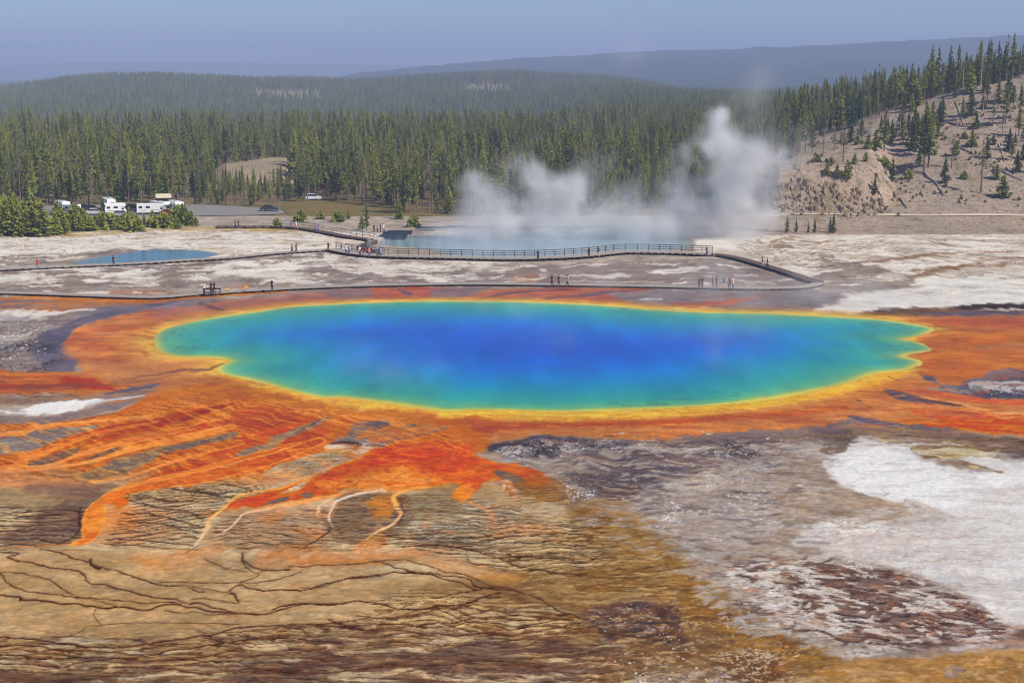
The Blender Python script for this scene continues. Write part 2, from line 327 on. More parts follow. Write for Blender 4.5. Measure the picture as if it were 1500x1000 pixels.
    # right fan
    p.fill([(1330,470),(1380,474),(1440,480),(1830,484),(1830,468),(1440,466)], (178,78,58), 4, 3, 2, op=.85, wet=.7); p.stream([(1370,476),(1430,484),(1500,490),(1830,492)], [2,4,5,5], (150,70,66), op=.6, soft=4)
    p.fill([(1340,500),(1420,486),(1830,496),(1830,560),(1440,560),(1370,556),(1350,530)], (206,116,66), 6, 4, 3, col2=(196,102,58), ns=(60,8), wet=.6)
    p.fill([(1460,505),(1830,494),(1830,512),(1480,512)], (184,138,112), 5, 4, 3, op=.8)
    for q in ([(1370,520),(1395,522),(1420,520)], [(1365,530),(1385,532),(1400,536)], [(1350,512),(1380,512)]): p.stream(q, .8, (150,80,40), op=.6, fine=4)
    p.fill([(1354,548),(1370,552),(1378,565),(1375,574),(1400,578),(1460,584),(1830,588),(1830,540),(1480,540),(1440,552),(1400,562),(1372,564)], (86,76,88), 2.5, 3, 3, col2=(118,106,110), ns=(40,5))
    p.fill([(1420,566),(1470,558),(1830,552),(1830,578),(1470,576)], (196,188,182), 2, 4, 3, col2=(140,130,126), ns=(30,5), th=(.45,.6)); p.fill([(1360,570),(1410,570),(1420,576),(1380,576)], (150,144,140), 2, 2, 3, op=.8); p.speck([(1380,566),(1500,552),(1830,560),(1830,586),(1440,582)], (48,42,52), .6, (7,2.4), seed=5)
    p.stream([(1345,572),(1380,578),(1430,584),(1500,590),(1830,594)], [3,5,5,4,4], (218,84,28), wob=1, op=.9); p.stream([(1340,604),(1390,608),(1430,606),(1480,612),(1830,618)], [6,9,7,6,6], (214,76,24), core=(224,110,36), wob=2, op=.9)
    p.fill([(1296,572),(1305,569),(1325,575),(1350,583),(1380,588),(1410,593),(1380,593),(1340,588),(1312,584)], (84,80,96), 1.6, 1, 2, wet=.4); p.stream([(1340,586),(1380,590),(1412,594)], [1,1.4,.6], (84,60,46)); p.stream([(1350,582),(1400,590),(1450,602),(1500,606),(1830,609)], [.6,1.2,2,1.6,1.4], (240,168,80), wob=1); p.stream([(1400,600),(1450,604),(1500,612),(1830,615)], [1,2.5,2,1.4], (238,150,60), op=.8)
    p.stream([(1300,552),(1312,556),(1322,558)], 1.0, (120,60,36)); p.stream([(1258,586),(1268,592),(1276,596)], 1.4, (120,66,40), fine=4)
    p.fill([(1300,616),(1360,618),(1430,612),(1830,620),(1830,632),(1450,636),(1380,630),(1320,624)], (206,70,24), 3, 4, 4, col2=(214,112,40), ns=(30,4), wet=.4)
    # dark edge below the lip on the right
    p.fill([(700,648),(790,640),(840,636),(920,644),(960,648),(1000,640),(1080,632),(1200,622),(1260,612),(1320,620),(1400,630),(1470,640),(1830,645),(1830,680),(1480,668),(1400,655),(1320,640),(1240,640),(1130,650),(1040,660),(960,660),(860,665),(760,668),(720,665)], (112,94,96), 3, 4, 4, col2=(132,112,96), ns=(60,8), seed=11)
    p.fill([(1240,608),(1290,616),(1340,624),(1290,622),(1255,616)], (92,82,94), 1.5, 1, 1.5)
    p.fill([(1100,638),(1200,630),(1320,626),(1420,640),(1830,648),(1830,676),(1460,660),(1380,650),(1280,642),(1180,640)], (124,96,78), 3, 4, 4, op=.8, col2=(146,116,84), ns=(50,5)); p.hatch([(1300,628),(1420,640),(1830,652),(1830,680),(1420,660)], 5, (92,62,52), .6, -.02, 5, 3, .3, 2, 60, 6)
    # --- grey ground right of centre
    p.fill([(720,665),(840,650),(960,655),(1100,650),(1200,650),(1230,670),(1210,700),(1240,730),(1200,760),(1200,800),(1260,830),(1150,850),(1060,850),(1000,800),(940,770),(900,735),(840,730),(780,720),(770,700)], (154,138,130), 5, 5, 4, col2=(172,158,150), ns=(60,10), seed=12)
    p.fill([(720,650),(800,640),(880,645),(930,650),(860,660),(820,668),(760,670),(730,665)], (72,66,78), 3, 3, 4, col2=(58,52,60), ns=(40,6)); p.speck([(725,655),(830,645),(900,658),(860,668),(760,672)], (204,198,196), .6, (5,2.2), seed=6, soft=4); p.speck([(1060,640),(1130,645),(1110,670),(1060,672)], (60,52,58), .56, (6,2.5), seed=7); p.speck([(840,645),(960,650),(1080,660),(1040,672),(900,664)], (210,200,190), .62, (9,2), seed=8)
    p.fill([(870,668),(960,660),(1060,662),(1040,690),(1030,702),(960,712),(900,732),(870,728),(850,705)], (108,90,92), 6, 5, 5, col2=(128,108,100), ns=(50,8), seed=13); p.fill([(900,700),(960,695),(1025,697),(1020,705),(950,706),(900,716)], (84,78,90), 3, 3, 3, op=.8); p.fill([(880,715),(930,708),(940,716),(910,730),(880,732)], (92,62,50), 3, 3, 4, op=.7)
    p.hatch([(860,640),(1000,645),(1080,655),(1060,700),(960,720),(880,732)], 5, (70,58,60), .45, .03, 6, 4, .3, 2, 50, 7, light=(196,186,178))
    p.fill([(1000,700),(1040,694),(1070,706),(1040,722),(990,728),(970,724)], (186,170,156), 4, 3, 3, op=.9); p.fill([(840,668),(900,664),(870,700),(790,700),(780,690)], (160,140,122), 5, 4, 4, op=.8)
    p.crack([(880,736),(960,730),(1050,724),(1120,719),(1160,714),(1182,711)], [.4,.6,1,1.4,1.8], (70,58,52), .9); p.crack([(1160,706),(1172,712),(1182,711)], .8, (84,66,56), .8)
    p.speck([(860,640),(1200,640),(1220,700),(1180,780),(1000,800),(940,760),(1000,700)], (232,228,224), .82, (6,2), seed=9, ww=.03); p.speck([(1000,720),(1160,715),(1180,790),(1060,815),(980,790)], (206,196,190), .72, (5,1.8), seed=10, op=.5); p.speck([(940,660),(1180,655),(1200,730),(1000,720)], (112,98,94), .62, (8,1.8), seed=11, op=.6)
    p.fill([(1196,650),(1220,640),(1250,640),(1262,652),(1240,664),(1200,664)], (118,98,84), 3, 3, 4, op=.9); p.speck([(1200,632),(1245,632),(1245,648),(1210,650)], (70,60,58), .5, (6,2.5), seed=12)
    p.fill([(1140,690),(1200,670),(1215,690),(1250,705),(1290,725),(1340,735),(1350,755),(1290,765),(1200,760),(1150,800),(1110,830),(1080,820),(1140,770)], (172,150,128), 5, 4, 4, col2=(158,136,116), ns=(50,8), seed=14)
    # white pan on the right
    p.fill([(1198,682),(1206,672),(1236,662),(1240,648),(1250,640),(1290,650),(1330,655),(1346,660),(1345,672),(1380,680),(1430,690),(1400,670),(1460,668),(1500,675),(1860,680),(1860,900),(1830,930),(1490,925),(1440,905),(1390,880),(1340,850),(1260,830),(1160,800),(1190,770),(1260,765),(1330,758),(1330,742),(1290,730),(1250,715),(1215,700)], (222,218,214), 3, 4, 4, col2=(208,202,198), ns=(90,9), seed=15)
    p.fill([(1200,684),(1250,660),(1330,664),(1400,690),(1480,700),(1400,745),(1330,735),(1270,720)], (236,236,236), 8, 6, 4, op=.7); p.fill([(1185,780),(1260,775),(1330,790),(1300,830),(1220,815),(1160,800)], (206,192,186), 6, 4, 4, op=.7); p.speck([(1180,770),(1330,760),(1450,800),(1400,850),(1250,830)], (184,170,160), .62, (14,2.2), seed=13, op=.5); p.speck([(1175,755),(1260,765),(1290,780),(1180,775)], (240,236,232), .58, (8,2.5), seed=14)
    p.fill([(1345,655),(1380,648),(1440,655),(1462,664),(1420,668),(1400,672),(1440,684),(1462,690),(1430,688),(1390,678),(1350,668),(1342,662)], (140,112,82), 2, 3, 4, col2=(188,172,120), ns=(40,6), th=(.4,.6)); p.stream([(1346,664),(1370,672),(1410,676),(1462,690)], [2,2.5,2,.5], (112,84,66), op=.85, fine=4); p.fill([(1290,642),(1320,646),(1330,652),(1300,650)], (190,166,106), 2, 2, 3, op=.8)
    p.fill([(1338,730),(1400,760),(1340,768),(1290,768),(1330,752)], (182,166,152), 5, 4, 4, op=.6)
    # --- foreground left: tan terraces under everything
    p.fill([(-330,680),(120,690),(300,690),(440,700),(600,700),(720,700),(790,720),(870,732),(920,740),(960,790),(1030,830),(1060,900),(1150,940),(1250,960),(1250,1060),(-330,1060)], (188,152,106), 14, 9, 5, col2=(172,138,92), ns=(120,18), seed=16)
    p.fill([(-330,690),(60,684),(150,692),(230,690),(300,706),(420,700),(560,720),(720,730),(860,736),(900,750),(850,830),(600,850),(300,812),(-330,806)], (176,142,98), 8, 4, 4, op=.8, col2=(204,182,142), ns=(70,9), seed=17)
    p.fill([(590,735),(700,735),(760,760),(760,800),(640,800),(590,770)], (176,166,148), 8, 4, 4, op=.75, col2=(150,132,98), ns=(60,7)); p.fill([(760,765),(900,760),(900,810),(820,830),(740,820)], (196,168,122), 8, 4, 4, op=.7)
    # brown middle
    p.fill([(840,745),(900,735),(940,770),(1000,800),(1050,850),(1060,920),(1010,960),(940,950),(860,900),(780,860),(700,850),(740,830),(860,820)], (160,124,78), 16, 9, 5, col2=(140,102,58), ns=(80,10), seed=18)
    p.hatch([(740,790),(880,740),(960,800),(1020,840),(1010,880),(900,870),(780,850),(720,830)], 5.5, (112,68,26), .65, -.03, 10, 3, .4, 2, 60, 8, light=(206,166,106))
    p.stream([(905,760),(945,790),(990,820),(1030,850)], [8,10,12,14], (142,106,52), soft=14, wob=7, op=.6); p.stream([(915,765),(950,795),(985,815)], [2,4,3], (120,72,30), soft=4, op=.6)
    p.fill([(620,862),(700,850),(760,848),(850,880),(890,905),(960,950),(900,940),(840,920),(790,890),(720,878)], (116,78,42), 10, 5, 4, op=.55)
    p.stream([(700,858),(745,868),(775,888),(830,912),(880,930)], [4,7,8,10,8], (104,70,36), soft=7, wob=3, op=.75)
    p.fill([(820,920),(900,935),(960,955),(950,970),(860,955)], (138,102,54), 8, 4, 4, op=.6)
    p.fill([(880,885),(960,880),(1000,900),(1005,935),(960,955),(890,930),(850,905)], (82,56,52), 8, 5, 5, op=.85, col2=(104,76,66), ns=(30,6)); p.speck([(870,890),(1000,890),(1000,945),(890,935)], (196,178,170), .76, (6,2.4), seed=15)
    # bottom brown and ochre
    p.fill([(-330,960),(200,965),(420,945),(600,930),(760,925),(900,960),(920,1060),(-330,1060)], (128,96,66), 14, 6, 5, op=.8, col2=(168,138,98), ns=(80,6), seed=19)
    p.fill([(380,970),(600,950),(780,970),(880,1000),(860,1060),(340,1060)], (96,64,48), 14, 6, 5, op=.75, col2=(134,104,78), ns=(70,5), seed=20); p.fill([(-330,980),(120,985),(240,975),(160,1000),(-330,1060)], (104,72,48), 10, 5, 5, op=.6)
    p.hatch([(-330,930),(300,925),(600,880),(780,880),(900,930),(960,1060),(-330,1060)], 11, (84,50,28), .75, .02, 12, 4, .3, 3.4, 110, 9, light=(206,180,142), br=.5)
    p.hatch([(340,930),(620,910),(860,930),(940,1060),(300,1060)], 5, (84,52,34), .5, .03, 12, 4, .4, 2.4, 60, 10)
    p.fill([(900,940),(1000,930),(1060,880),(1060,850),(1090,870),(1160,920),(1240,950),(1200,1010),(1150,1060),(900,1060)], (148,112,70), 12, 7, 5, col2=(120,84,50), ns=(40,8), seed=21)
    p.fill([(1020,830),(1050,850),(1060,900),(1130,930),(1220,960),(1180,975),(1080,940),(1010,900),(1000,860)], (146,106,52), 8, 6, 5, op=.6, col2=(128,80,34), ns=(30,6)); p.fill([(1050,960),(1120,955),(1160,985),(1100,1010),(1040,990)], (96,58,34), 8, 6, 5, op=.7)
    p.speck([(900,950),(1100,930),(1200,960),(1150,1050),(880,1050)], (206,190,166), .74, (7,2.6), seed=16); p.speck([(1000,870),(1120,900),(1200,950),(1050,960),(990,900)], (206,176,136), .78, (6,2.4), seed=17); p.speck([(900,980),(1060,980),(1060,1040),(900,1040)], (70,50,40), .66, (7,2.4), seed=18, op=.7); p.fill([(930,985),(1000,978),(1060,985),(1080,1050),(930,1050)], (142,126,116), 8, 6, 5, op=.6, col2=(190,182,172), ns=(12,4), th=(.5,.6))
    # lower right dark terraces
    p.fill([(1062,850),(1110,820),(1180,800),(1240,815),(1330,840),(1360,850),(1400,880),(1460,905),(1520,925),(1830,935),(1830,945),(1470,950),(1400,955),(1300,955),(1230,965),(1150,930),(1080,890)], (168,148,130), 5, 5, 4, col2=(196,184,172), ns=(50,7), seed=22)
    p.fill([(1180,835),(1280,832),(1380,860),(1440,890),(1500,915),(1830,932),(1830,944),(1480,948),(1400,955),(1320,950),(1240,930),(1180,900),(1150,860)], (112,86,78), 8, 6, 5, op=.9, col2=(150,120,104), ns=(60,6), th=(.4,.7), seed=23)
    p.hatch([(1070,830),(1200,815),(1340,845),(1440,890),(1480,930),(1380,945),(1240,945),(1120,910),(1070,880)], 13, (82,56,52), .9, .12, 8, 5, .34, 2.6, 70, 11, light=(224,216,210), br=.3); p.hatch([(1180,835),(1360,850),(1450,900),(1400,940),(1240,930)], 7, (80,54,48), .6, .16, 8, 4, .4, 2.4, 50, 12, light=(206,196,188))
    p.stream([(1205,833),(1250,838),(1300,836),(1330,842)], [1,2.5,3,1], (110,78,62), op=.85); p.stream([(1195,848),(1230,850),(1270,846)], [1.5,3,1], (92,66,60), op=.85); p.fill([(1055,835),(1120,818),(1200,832),(1190,850),(1120,850),(1070,850)], (180,160,140), 5, 4, 4, op=.7, col2=(196,182,166), ns=(40,5))
    p.stream([(1075,815),(1062,825),(1045,832)], [3,4,2], (120,78,52), soft=3, op=.7); p.stream([(1090,838),(1110,832),(1130,826)], [1,2.5,.6], (130,92,70), op=.8); p.stream([(1020,803),(1060,806),(1085,807)], [.6,1,.8], (110,92,84), op=.8)
    p.fill([(1400,934),(1430,930),(1470,934),(1440,940),(1410,940)], (190,176,168), 4, 3, 3); p.fill([(1390,948),(1410,944),(1440,946),(1420,952),(1395,953)], (196,180,178), 3, 3, 3)
    p.stream([(1440,915),(1500,928),(1830,936)], [4,7,7], (96,66,58), soft=5, op=.8)
    for q in ([(1085,852),(1110,850),(1120,858),(1095,862)], [(1100,876),(1140,874),(1160,885),(1120,892)], [(1195,922),(1240,915),(1245,925),(1200,932)], [(1070,905),(1110,895),(1140,905),(1100,920)], [(1230,957),(1270,950),(1300,955),(1250,966)]): p.fill(q, (204,194,188), 2.5, 3, 4, col2=(160,146,138), ns=(10,4), th=(.5,.65))
    p.fill([(1180,990),(1260,968),(1340,962),(1400,956),(1500,950),(1860,940),(1860,1060),(1160,1060)], (178,134,82), 6, 4, 4, col2=(164,118,70), ns=(30,6), seed=24); p.speck([(1200,975),(1830,960),(1830,1050),(1200,1050)], (140,96,56), .62, (5,2.5), seed=19, op=.5); p.fill([(1375,980),(1400,976),(1410,984),(1385,990)], (136,120,118), 3, 2, 3, op=.8); p.speck([(1420,985),(1830,980),(1830,1040),(1400,1040)], (112,80,56), .6, (7,3), seed=20, op=.6)
    # pale lenses and dark smears of the lower right, grey streaks of the centre
    LR = [(1070,830),(1200,815),(1340,845),(1440,890),(1490,928),(1380,945),(1240,945),(1120,910),(1070,880)]
    p.lens(LR, (216,206,198), (30,6), .17, (.54,.62), .85, 10, 5, 1); p.lens(LR, (92,66,58), (36,7), .15, (.56,.66), .8, 10, 5, 2); p.lens([(1062,840),(1180,825),(1230,900),(1200,945),(1110,905)], (222,214,208), (34,6), .1, (.5,.6), .8, 10, 5, 3); p.lens(LR, (150,104,78), (30,10), .1, (.6,.7), .6, 10, 5, 4)
    p.lens([(1380,905),(1500,925),(1830,940),(1400,952)], (184,170,162), (40,6), .05, (.56,.68), .7, 6, 3, 5)
    CG = [(740,655),(900,645),(1100,645),(1220,650),(1210,700),(1200,800),(1060,850),(960,780),(900,735),(800,730)]
    p.lens(CG, (196,184,174), (26,3.5), .02, (.56,.68), .6, 10, 5, 6); p.lens(CG, (104,88,86), (40,4), .03, (.56,.68), .6, 10, 5, 7); p.lens([(860,650),(1080,650),(1040,700),(900,735),(840,715)], (84,72,78), (60,6), .03, (.5,.62), .7, 10, 6, 8); p.lens([(850,650),(1070,655),(1040,690),(880,720)], (178,162,146), (40,5), .03, (.56,.68), .7, 10, 6, 9); p.lens([(1000,690),(1200,660),(1220,740),(1100,810),(980,790)], (178,162,146), (70,12), 0, (.46,.62), .6, 14, 6, 10)
    p.lens([(1200,650),(1500,660),(1860,760),(1830,920),(1400,880),(1250,830),(1170,790)], (198,190,186), (90,7), -.03, (.52,.7), .55, 12, 6, 11); p.lens([(1180,760),(1350,760),(1480,830),(1400,870),(1250,830)], (184,168,158), (50,5), -.06, (.56,.7), .5, 12, 6, 12); p.lens([(1140,690),(1340,735),(1330,765),(1150,800)], (136,112,94), (34,5), -.06, (.56,.7), .5, 10, 5, 13); p.lens([(1060,640),(1830,640),(1830,690),(1380,660),(1240,650)], (92,70,60), (50,4), -.03, (.52,.66), .6, 6, 4, 14)
    p.lens([(1180,985),(1860,940),(1860,1060),(1160,1060)], (150,104,60), (16,4), 0, (.54,.68), .5, 8, 4, 15); p.lens([(1180,985),(1860,940),(1860,1060),(1160,1060)], (204,164,112), (20,4), 0, (.56,.68), .5, 8, 4, 16)
    # brown flats: paler and darker streaks
    BM = [(700,790),(880,740),(960,790),(1030,840),(1050,900),(950,950),(860,910),(740,850)]
    p.lens(BM, (204,170,116), (40,3), -.04, (.54,.66), .6, 12, 5, 17); p.lens(BM, (110,70,32), (50,3.5), -.04, (.55,.67), .6, 12, 5, 18); p.lens([(880,900),(1010,870),(1180,940),(1160,1010),(900,1010)], (108,70,40), (26,5), 0, (.54,.66), .6, 12, 6, 19); p.lens([(880,940),(1000,930),(1180,960),(1160,1020),(880,1020)], (196,170,130), (20,4), 0, (.57,.67), .7, 12, 6, 20); p.lens([(860,890),(1000,885),(1000,940),(880,935)], (64,44,42), (22,4), 0, (.5,.62), .7, 8, 5, 21); p.lens([(1020,850),(1080,880),(1230,955),(1180,985),(1060,940)], (164,112,54), (20,5), -.2, (.54,.66), .6, 8, 5, 22)
    ED = [(860,728),(930,745),(1000,785),(1090,850),(1075,890),(1010,850),(930,800),(850,765)]
    p.lens(ED, (164,148,136), (36,4), -.05, (.46,.58), .85, 8, 6, 60); p.lens([(830,735),(930,745),(1040,820),(1080,870),(1040,880),(940,830)], (150,112,66), (40,4), -.05, (.5,.62), .8, 8, 6, 61); p.lens([(1040,820),(1120,860),(1240,940),(1230,965),(1100,930),(1030,880)], (184,168,154), (28,5), -.1, (.52,.62), .8, 8, 6, 62)
    BL = [(-330,935),(300,930),(600,905),(820,915),(920,960),(940,1060),(-330,1060)]
    p.lens(BL, (208,186,148), (80,9), .02, (.55,.64), .75, 12, 5, 23); p.lens(BL, (98,64,44), (90,9), .03, (.53,.66), .65, 12, 5, 24); p.lens([(400,940),(640,925),(860,950),(900,1060),(340,1060)], (92,64,54), (90,8), .03, (.5,.64), .6, 14, 6, 25); p.lens([(560,870),(760,880),(860,915),(760,930),(560,915)], (226,196,140), (50,6), .03, (.53,.62), .7, 8, 4, 26)
    p.lens([(-330,815),(400,830),(720,850),(700,900),(400,935),(-330,930)], (204,170,122), (160,14), -.04, (.46,.66), .5, 12, 6, 27); p.lens([(-330,815),(400,830),(720,850),(700,900),(400,935),(-330,930)], (168,130,82), (90,6), -.04, (.56,.7), .4, 12, 6, 28)
    # --- left fan of orange streams
    p.fill([(200,590),(300,560),(400,575),(520,600),(640,612),(720,640),(700,660),(600,650),(520,660),(420,690),(300,705),(180,690),(90,690),(-330,690),(-330,628),(100,612)], (206,104,48), 6, 4, 4, op=.95, col2=(196,92,50), ns=(60,8), seed=25, wet=.35)
    p.fill([(250,560),(320,550),(400,575),(520,596),(640,608),(600,622),(480,612),(380,600),(300,590),(240,580)], (200,116,64), 6, 4, 4, col2=(188,100,66), ns=(50,6), op=.9)
    FAN = [(-330,640),(120,612),(260,580),(420,590),(520,605),(640,625),(700,660),(560,660),(430,700),(280,712),(100,700),(-330,700)]
    p.lens(FAN, (164,48,22), (70,3.2), .27, (.55,.67), .5, 8, 4, 30, 8); p.lens(FAN, (244,148,54), (80,2.6), .27, (.57,.68), .65, 8, 4, 31, 8)
    p.stream([(180,556),(250,545),(300,540),(330,532)], [.6,1.2,2,1.5], (124,70,56), op=.8, fine=3); p.stream([(160,562),(210,557),(260,548)], [.8,1.6,.6], (150,90,76), op=.6)
    # mud lenses
    GR = (124,106,100)
    p.fill([(-330,606),(40,610),(90,606),(140,594),(200,583),(170,598),(120,610),(60,620),(-330,632)], (124,106,106), 2.5, 3, 3, col2=(140,118,108), ns=(40,4)); p.fill([(-330,642),(60,629),(120,624),(170,625),(110,638),(60,652),(20,664),(-330,676)], (126,110,106), 2.5, 3, 3, col2=(150,140,112), ns=(60,7)); p.hatch([(-330,640),(150,625),(60,655),(-330,678)], 4, (96,80,78), .5, .12, 4, 2, .4, 2, 50, 15)
    p.fill([(-330,606),(18,603),(36,598),(62,590),(105,586),(150,584),(132,592),(104,602),(66,607),(42,609),(18,605)], (232,230,226), 1.6, 2, 3); p.stream([(130,590),(170,584),(212,579)], [2.4,1.6,.6], (206,204,204), wob=1.5)
    p.stream([(-330,640),(0,636),(40,627),(80,621),(140,616),(200,612),(260,602)], [4,4,3.5,2.5,2,3,5], (222,136,62), wob=2, core=(208,112,48)); p.stream([(95,619),(130,612),(165,604)], [.6,1.6,.6], (104,72,56), op=.8)
    p.stream([(-330,692),(0,684),(30,670),(80,655),(115,640),(150,630),(200,623),(250,614),(300,602),(340,592)], [7,8,7,8,8,9,10,10,8,5], [(228,142,62),(232,126,36),(222,106,30),(196,66,24),(176,52,26),(150,44,30)], edge=(226,120,50), core=(180,56,24), wob=2, seed=1, wet=.5)
    p.fill([(250,606),(300,598),(330,596),(300,610),(250,622),(200,634),(160,644),(150,640),(200,624)], (172,50,24), 5, 3, 3, op=.75); p.stream([(262,618),(285,610),(310,602)], [2,3,1.5], (120,34,24), op=.6, soft=3)
    p.fill([(30,680),(60,670),(90,662),(120,654),(110,664),(90,674),(60,682)], (130,96,72), 2, 2, 3, col2=(108,84,76), ns=(30,4), wet=0)
    p.stream([(70,682),(90,676),(120,664),(160,654),(200,643),(250,634),(300,624),(360,610)], [2,3,4,5,6,7,8,7], [(236,146,50),(238,134,40),(230,112,36),(212,84,32),(190,60,30)], edge=(238,150,60), core=(198,70,24), wob=2, seed=2, wet=.5)
    p.fill([(118,678),(140,666),(160,657),(176,651),(170,658),(150,668),(130,680)], (112,82,64), 1.5, 1.5, 2.5, wet=0)
    p.stream([(-20,690),(60,684),(110,680),(150,670),(190,657),(240,647),(300,634),(340,624)], [4,5,3,3,5,5,5,4], [(222,150,92),(228,140,66),(238,140,50),(236,134,48),(224,104,40)], edge=(240,156,66), wob=2, seed=3)
    p.fill([(120,696),(130,688),(170,672),(220,658),(280,644),(330,632),(345,636),(290,652),(240,666),(205,682),(150,700)], (122,104,92), 2.5, 3, 3, col2=(156,128,88), ns=(30,5), wet=0); p.hatch([(120,696),(200,664),(300,642),(240,668),(150,700)], 4, (84,64,56), .6, .15, 4, 3, .35, 2.5, 40, 16, light=(184,160,120))
    p.fill([(-330,692),(40,686),(110,688),(118,700),(160,712),(220,700),(240,690),(200,700),(120,716),(-330,716)], (212,138,84), 4, 3, 3, op=.9, col2=(196,128,86), ns=(50,6)); p.stream([(130,704),(170,700),(215,690),(250,676)], [2,3,3,2], (220,132,66), op=.8)
    p.crack([(60,694),(95,698),(130,706),(170,718)], .8, (110,70,50), .8); p.crack([(80,688),(110,692),(150,702)], .7, (120,84,60), .6)
    # between shore and flows: upper red slopes
    p.fill([(340,604),(400,596),(440,610),(480,618),(470,640),(440,655),(390,672),(340,690),(290,706),(230,708),(190,720),(180,716),(240,692),(300,668),(350,640)], (208,84,32), 4, 4, 4, col2=(188,62,28), ns=(40,6), seed=26, wet=.5)
    p.stream([(360,632),(400,622),(430,614)], [3,4,2], (140,40,24), op=.6, soft=3); p.fill([(330,616),(380,605),(430,604),(420,612),(370,622)], (170,54,30), 4, 4, 4, op=.7, col2=(186,84,50), ns=(30,4))
    p.fill([(280,646),(310,640),(330,634),(325,640),(290,652)], (112,92,86), 2, 2, 3, wet=0)
    p.fill([(345,668),(360,658),(385,650),(410,636),(440,624),(470,614),(488,606),(480,615),(455,630),(420,644),(400,654),(380,664)], (122,104,96), 1.8, 2, 3.5, col2=(150,124,96), ns=(20,4), wet=0); p.stream([(440,632),(465,617),(487,606)], [2,1.6,.5], (82,70,78), fine=4)
    p.stream([(280,690),(340,676),(390,660),(440,650)], [2.5,3,3,2], (236,134,48), wob=2, op=.8)
    p.fill([(440,640),(480,630),(480,650),(440,668),(400,680),(350,696),(300,706),(270,708),(320,690),(380,672)], (204,66,22), 4, 4, 4, op=.85, col2=(222,100,34), ns=(30,5), wet=.5); p.fill([(440,636),(470,630),(478,642),(450,654)], (150,38,26), 4, 3, 4, op=.7)
    # grey islet near the shore
    p.fill([(480,648),(505,640),(515,622),(540,617),(575,614),(600,620),(640,622),(660,626),(630,634),(600,642),(560,650),(520,652)], (196,126,82), 2.5, 2, 3, col2=(176,108,76), ns=(40,5)); p.fill([(485,648),(508,638),(514,624),(545,617),(570,616),(550,622),(535,630),(525,642),(560,648),(520,652)], (118,104,104), 2.5, 2, 3); p.fill([(535,622),(550,617),(575,620),(560,626),(540,626)], (70,72,92), 1.8, 1.5, 2.5, op=.9); p.fill([(590,626),(605,621),(610,625),(598,629)], (80,74,80), 1.5, 1.5, 3)
    p.stream([(484,648),(510,648),(535,650),(562,651)], [1,2.4,3,1.5], (46,38,36), wob=1, fine=3); p.stream([(545,650),(590,642),(625,634),(650,626)], [1.2,1.2,1.5,.8], (110,84,92), op=.8); p.speck([(520,646),(565,648),(560,654),(520,652)], (200,194,196), .55, (5,2), seed=21, soft=2, wob=1)
    p.fill([(478,650),(500,650),(520,656),(480,658)], (214,194,170), 2, 1.5, 2); p.fill([(525,654),(550,654),(540,662),(528,662)], (210,186,160), 2, 1.5, 2)
    # tan lens between main flows
    p.fill([(395,688),(410,680),(450,668),(490,658),(520,658),(505,668),(480,682),(450,694),(436,700),(405,702),(390,696)], (164,134,98), 2, 2, 3, col2=(178,158,128), ns=(30,5), wet=0); p.hatch([(395,690),(500,658),(510,668),(440,702)], 4, (92,68,50), .6, .08, 3, 2, .35, 2, 40, 17)
    p.fill([(350,700),(390,690),(436,700),(400,712),(370,712)], (210,150,100), 3, 3, 3, op=.7)
    TB = [(-330,720),(160,720),(300,706),(420,712),(600,720),(740,735),(780,790),(560,806),(300,806),(-330,800)]
    p.lens(TB, (212,190,152), (70,3), .0, (.57,.67), .6, 8, 4, 42); p.lens(TB, (96,66,44), (80,3), .0, (.58,.68), .5, 8, 4, 43); p.lens(TB, (206,128,76), (60,8), .02, (.62,.74), .5, 8, 4, 44)
    # main stream to the lower left
    p.stream([(-330,806),(0,802),(60,799),(105,795)], [1,1.2,1.6,3], (226,148,86), wob=1)
    p.fill([(150,714),(143,738),(128,760),(131,782),(104,796),(40,800),(-10,790),(30,770),(60,748),(70,728),(100,716)], (108,76,60), 12, 5, 4, op=.7, col2=(88,58,48), ns=(60,8)); p.fill([(-330,712),(0,713),(50,720),(95,730),(80,742),(40,742),(-330,736)], (162,134,90), 6, 4, 4, op=.8); p.fill([(60,708),(150,708),(170,714),(90,722),(40,718)], (120,88,72), 4, 3, 3, op=.7)
    p.hatch([(-330,735),(60,742),(125,745),(130,785),(60,800),(-330,800)], 7, (62,38,26), .85, -.03, 6, 2, .36, 2, 90, 18, light=(164,136,96), br=.3)
    p.fill([(160,740),(200,736),(250,748),(240,790),(180,800),(140,800)], (204,144,96), 12, 6, 6, op=.6)
    p.stream([(105,797),(128,790),(139,778),(138,764),(137,752),(150,735),(180,720),(240,706),(300,697),(360,682),(420,664),(470,646)], [3,9,13,14,14,14,12,11,13,14,12,9], [(238,150,64),(242,146,40),(244,144,36),(236,134,36),(230,112,30),(214,88,28),(196,62,26),(176,50,28)], edge=(244,156,56), core=(224,106,28), ew=2.5, wob=1.5, fine=1.3, seed=4, wet=.5)
    p.fill([(165,732),(185,728),(192,740),(175,745)], (222,84,24), 4, 2, 3, op=.8); p.fill([(160,745),(200,745),(205,775),(165,780)], (220,128,58), 6, 3, 4, op=.6)
    p.crack([(116,742),(114,758),(115,774),(106,787),(86,796)], [1.5,2.5,2,1.5,1], (74,44,34), .9, soft=2)
    # rayed terraces right of it
    p.hatch([(185,722),(260,712),(340,706),(400,712),(330,738),(300,768),(290,790),(220,800),(160,798),(180,760),(200,745)], 5.5, (66,44,26), .9, -.13, 5, 2, .3, 1.6, 110, 19, light=(216,196,160), br=.25)
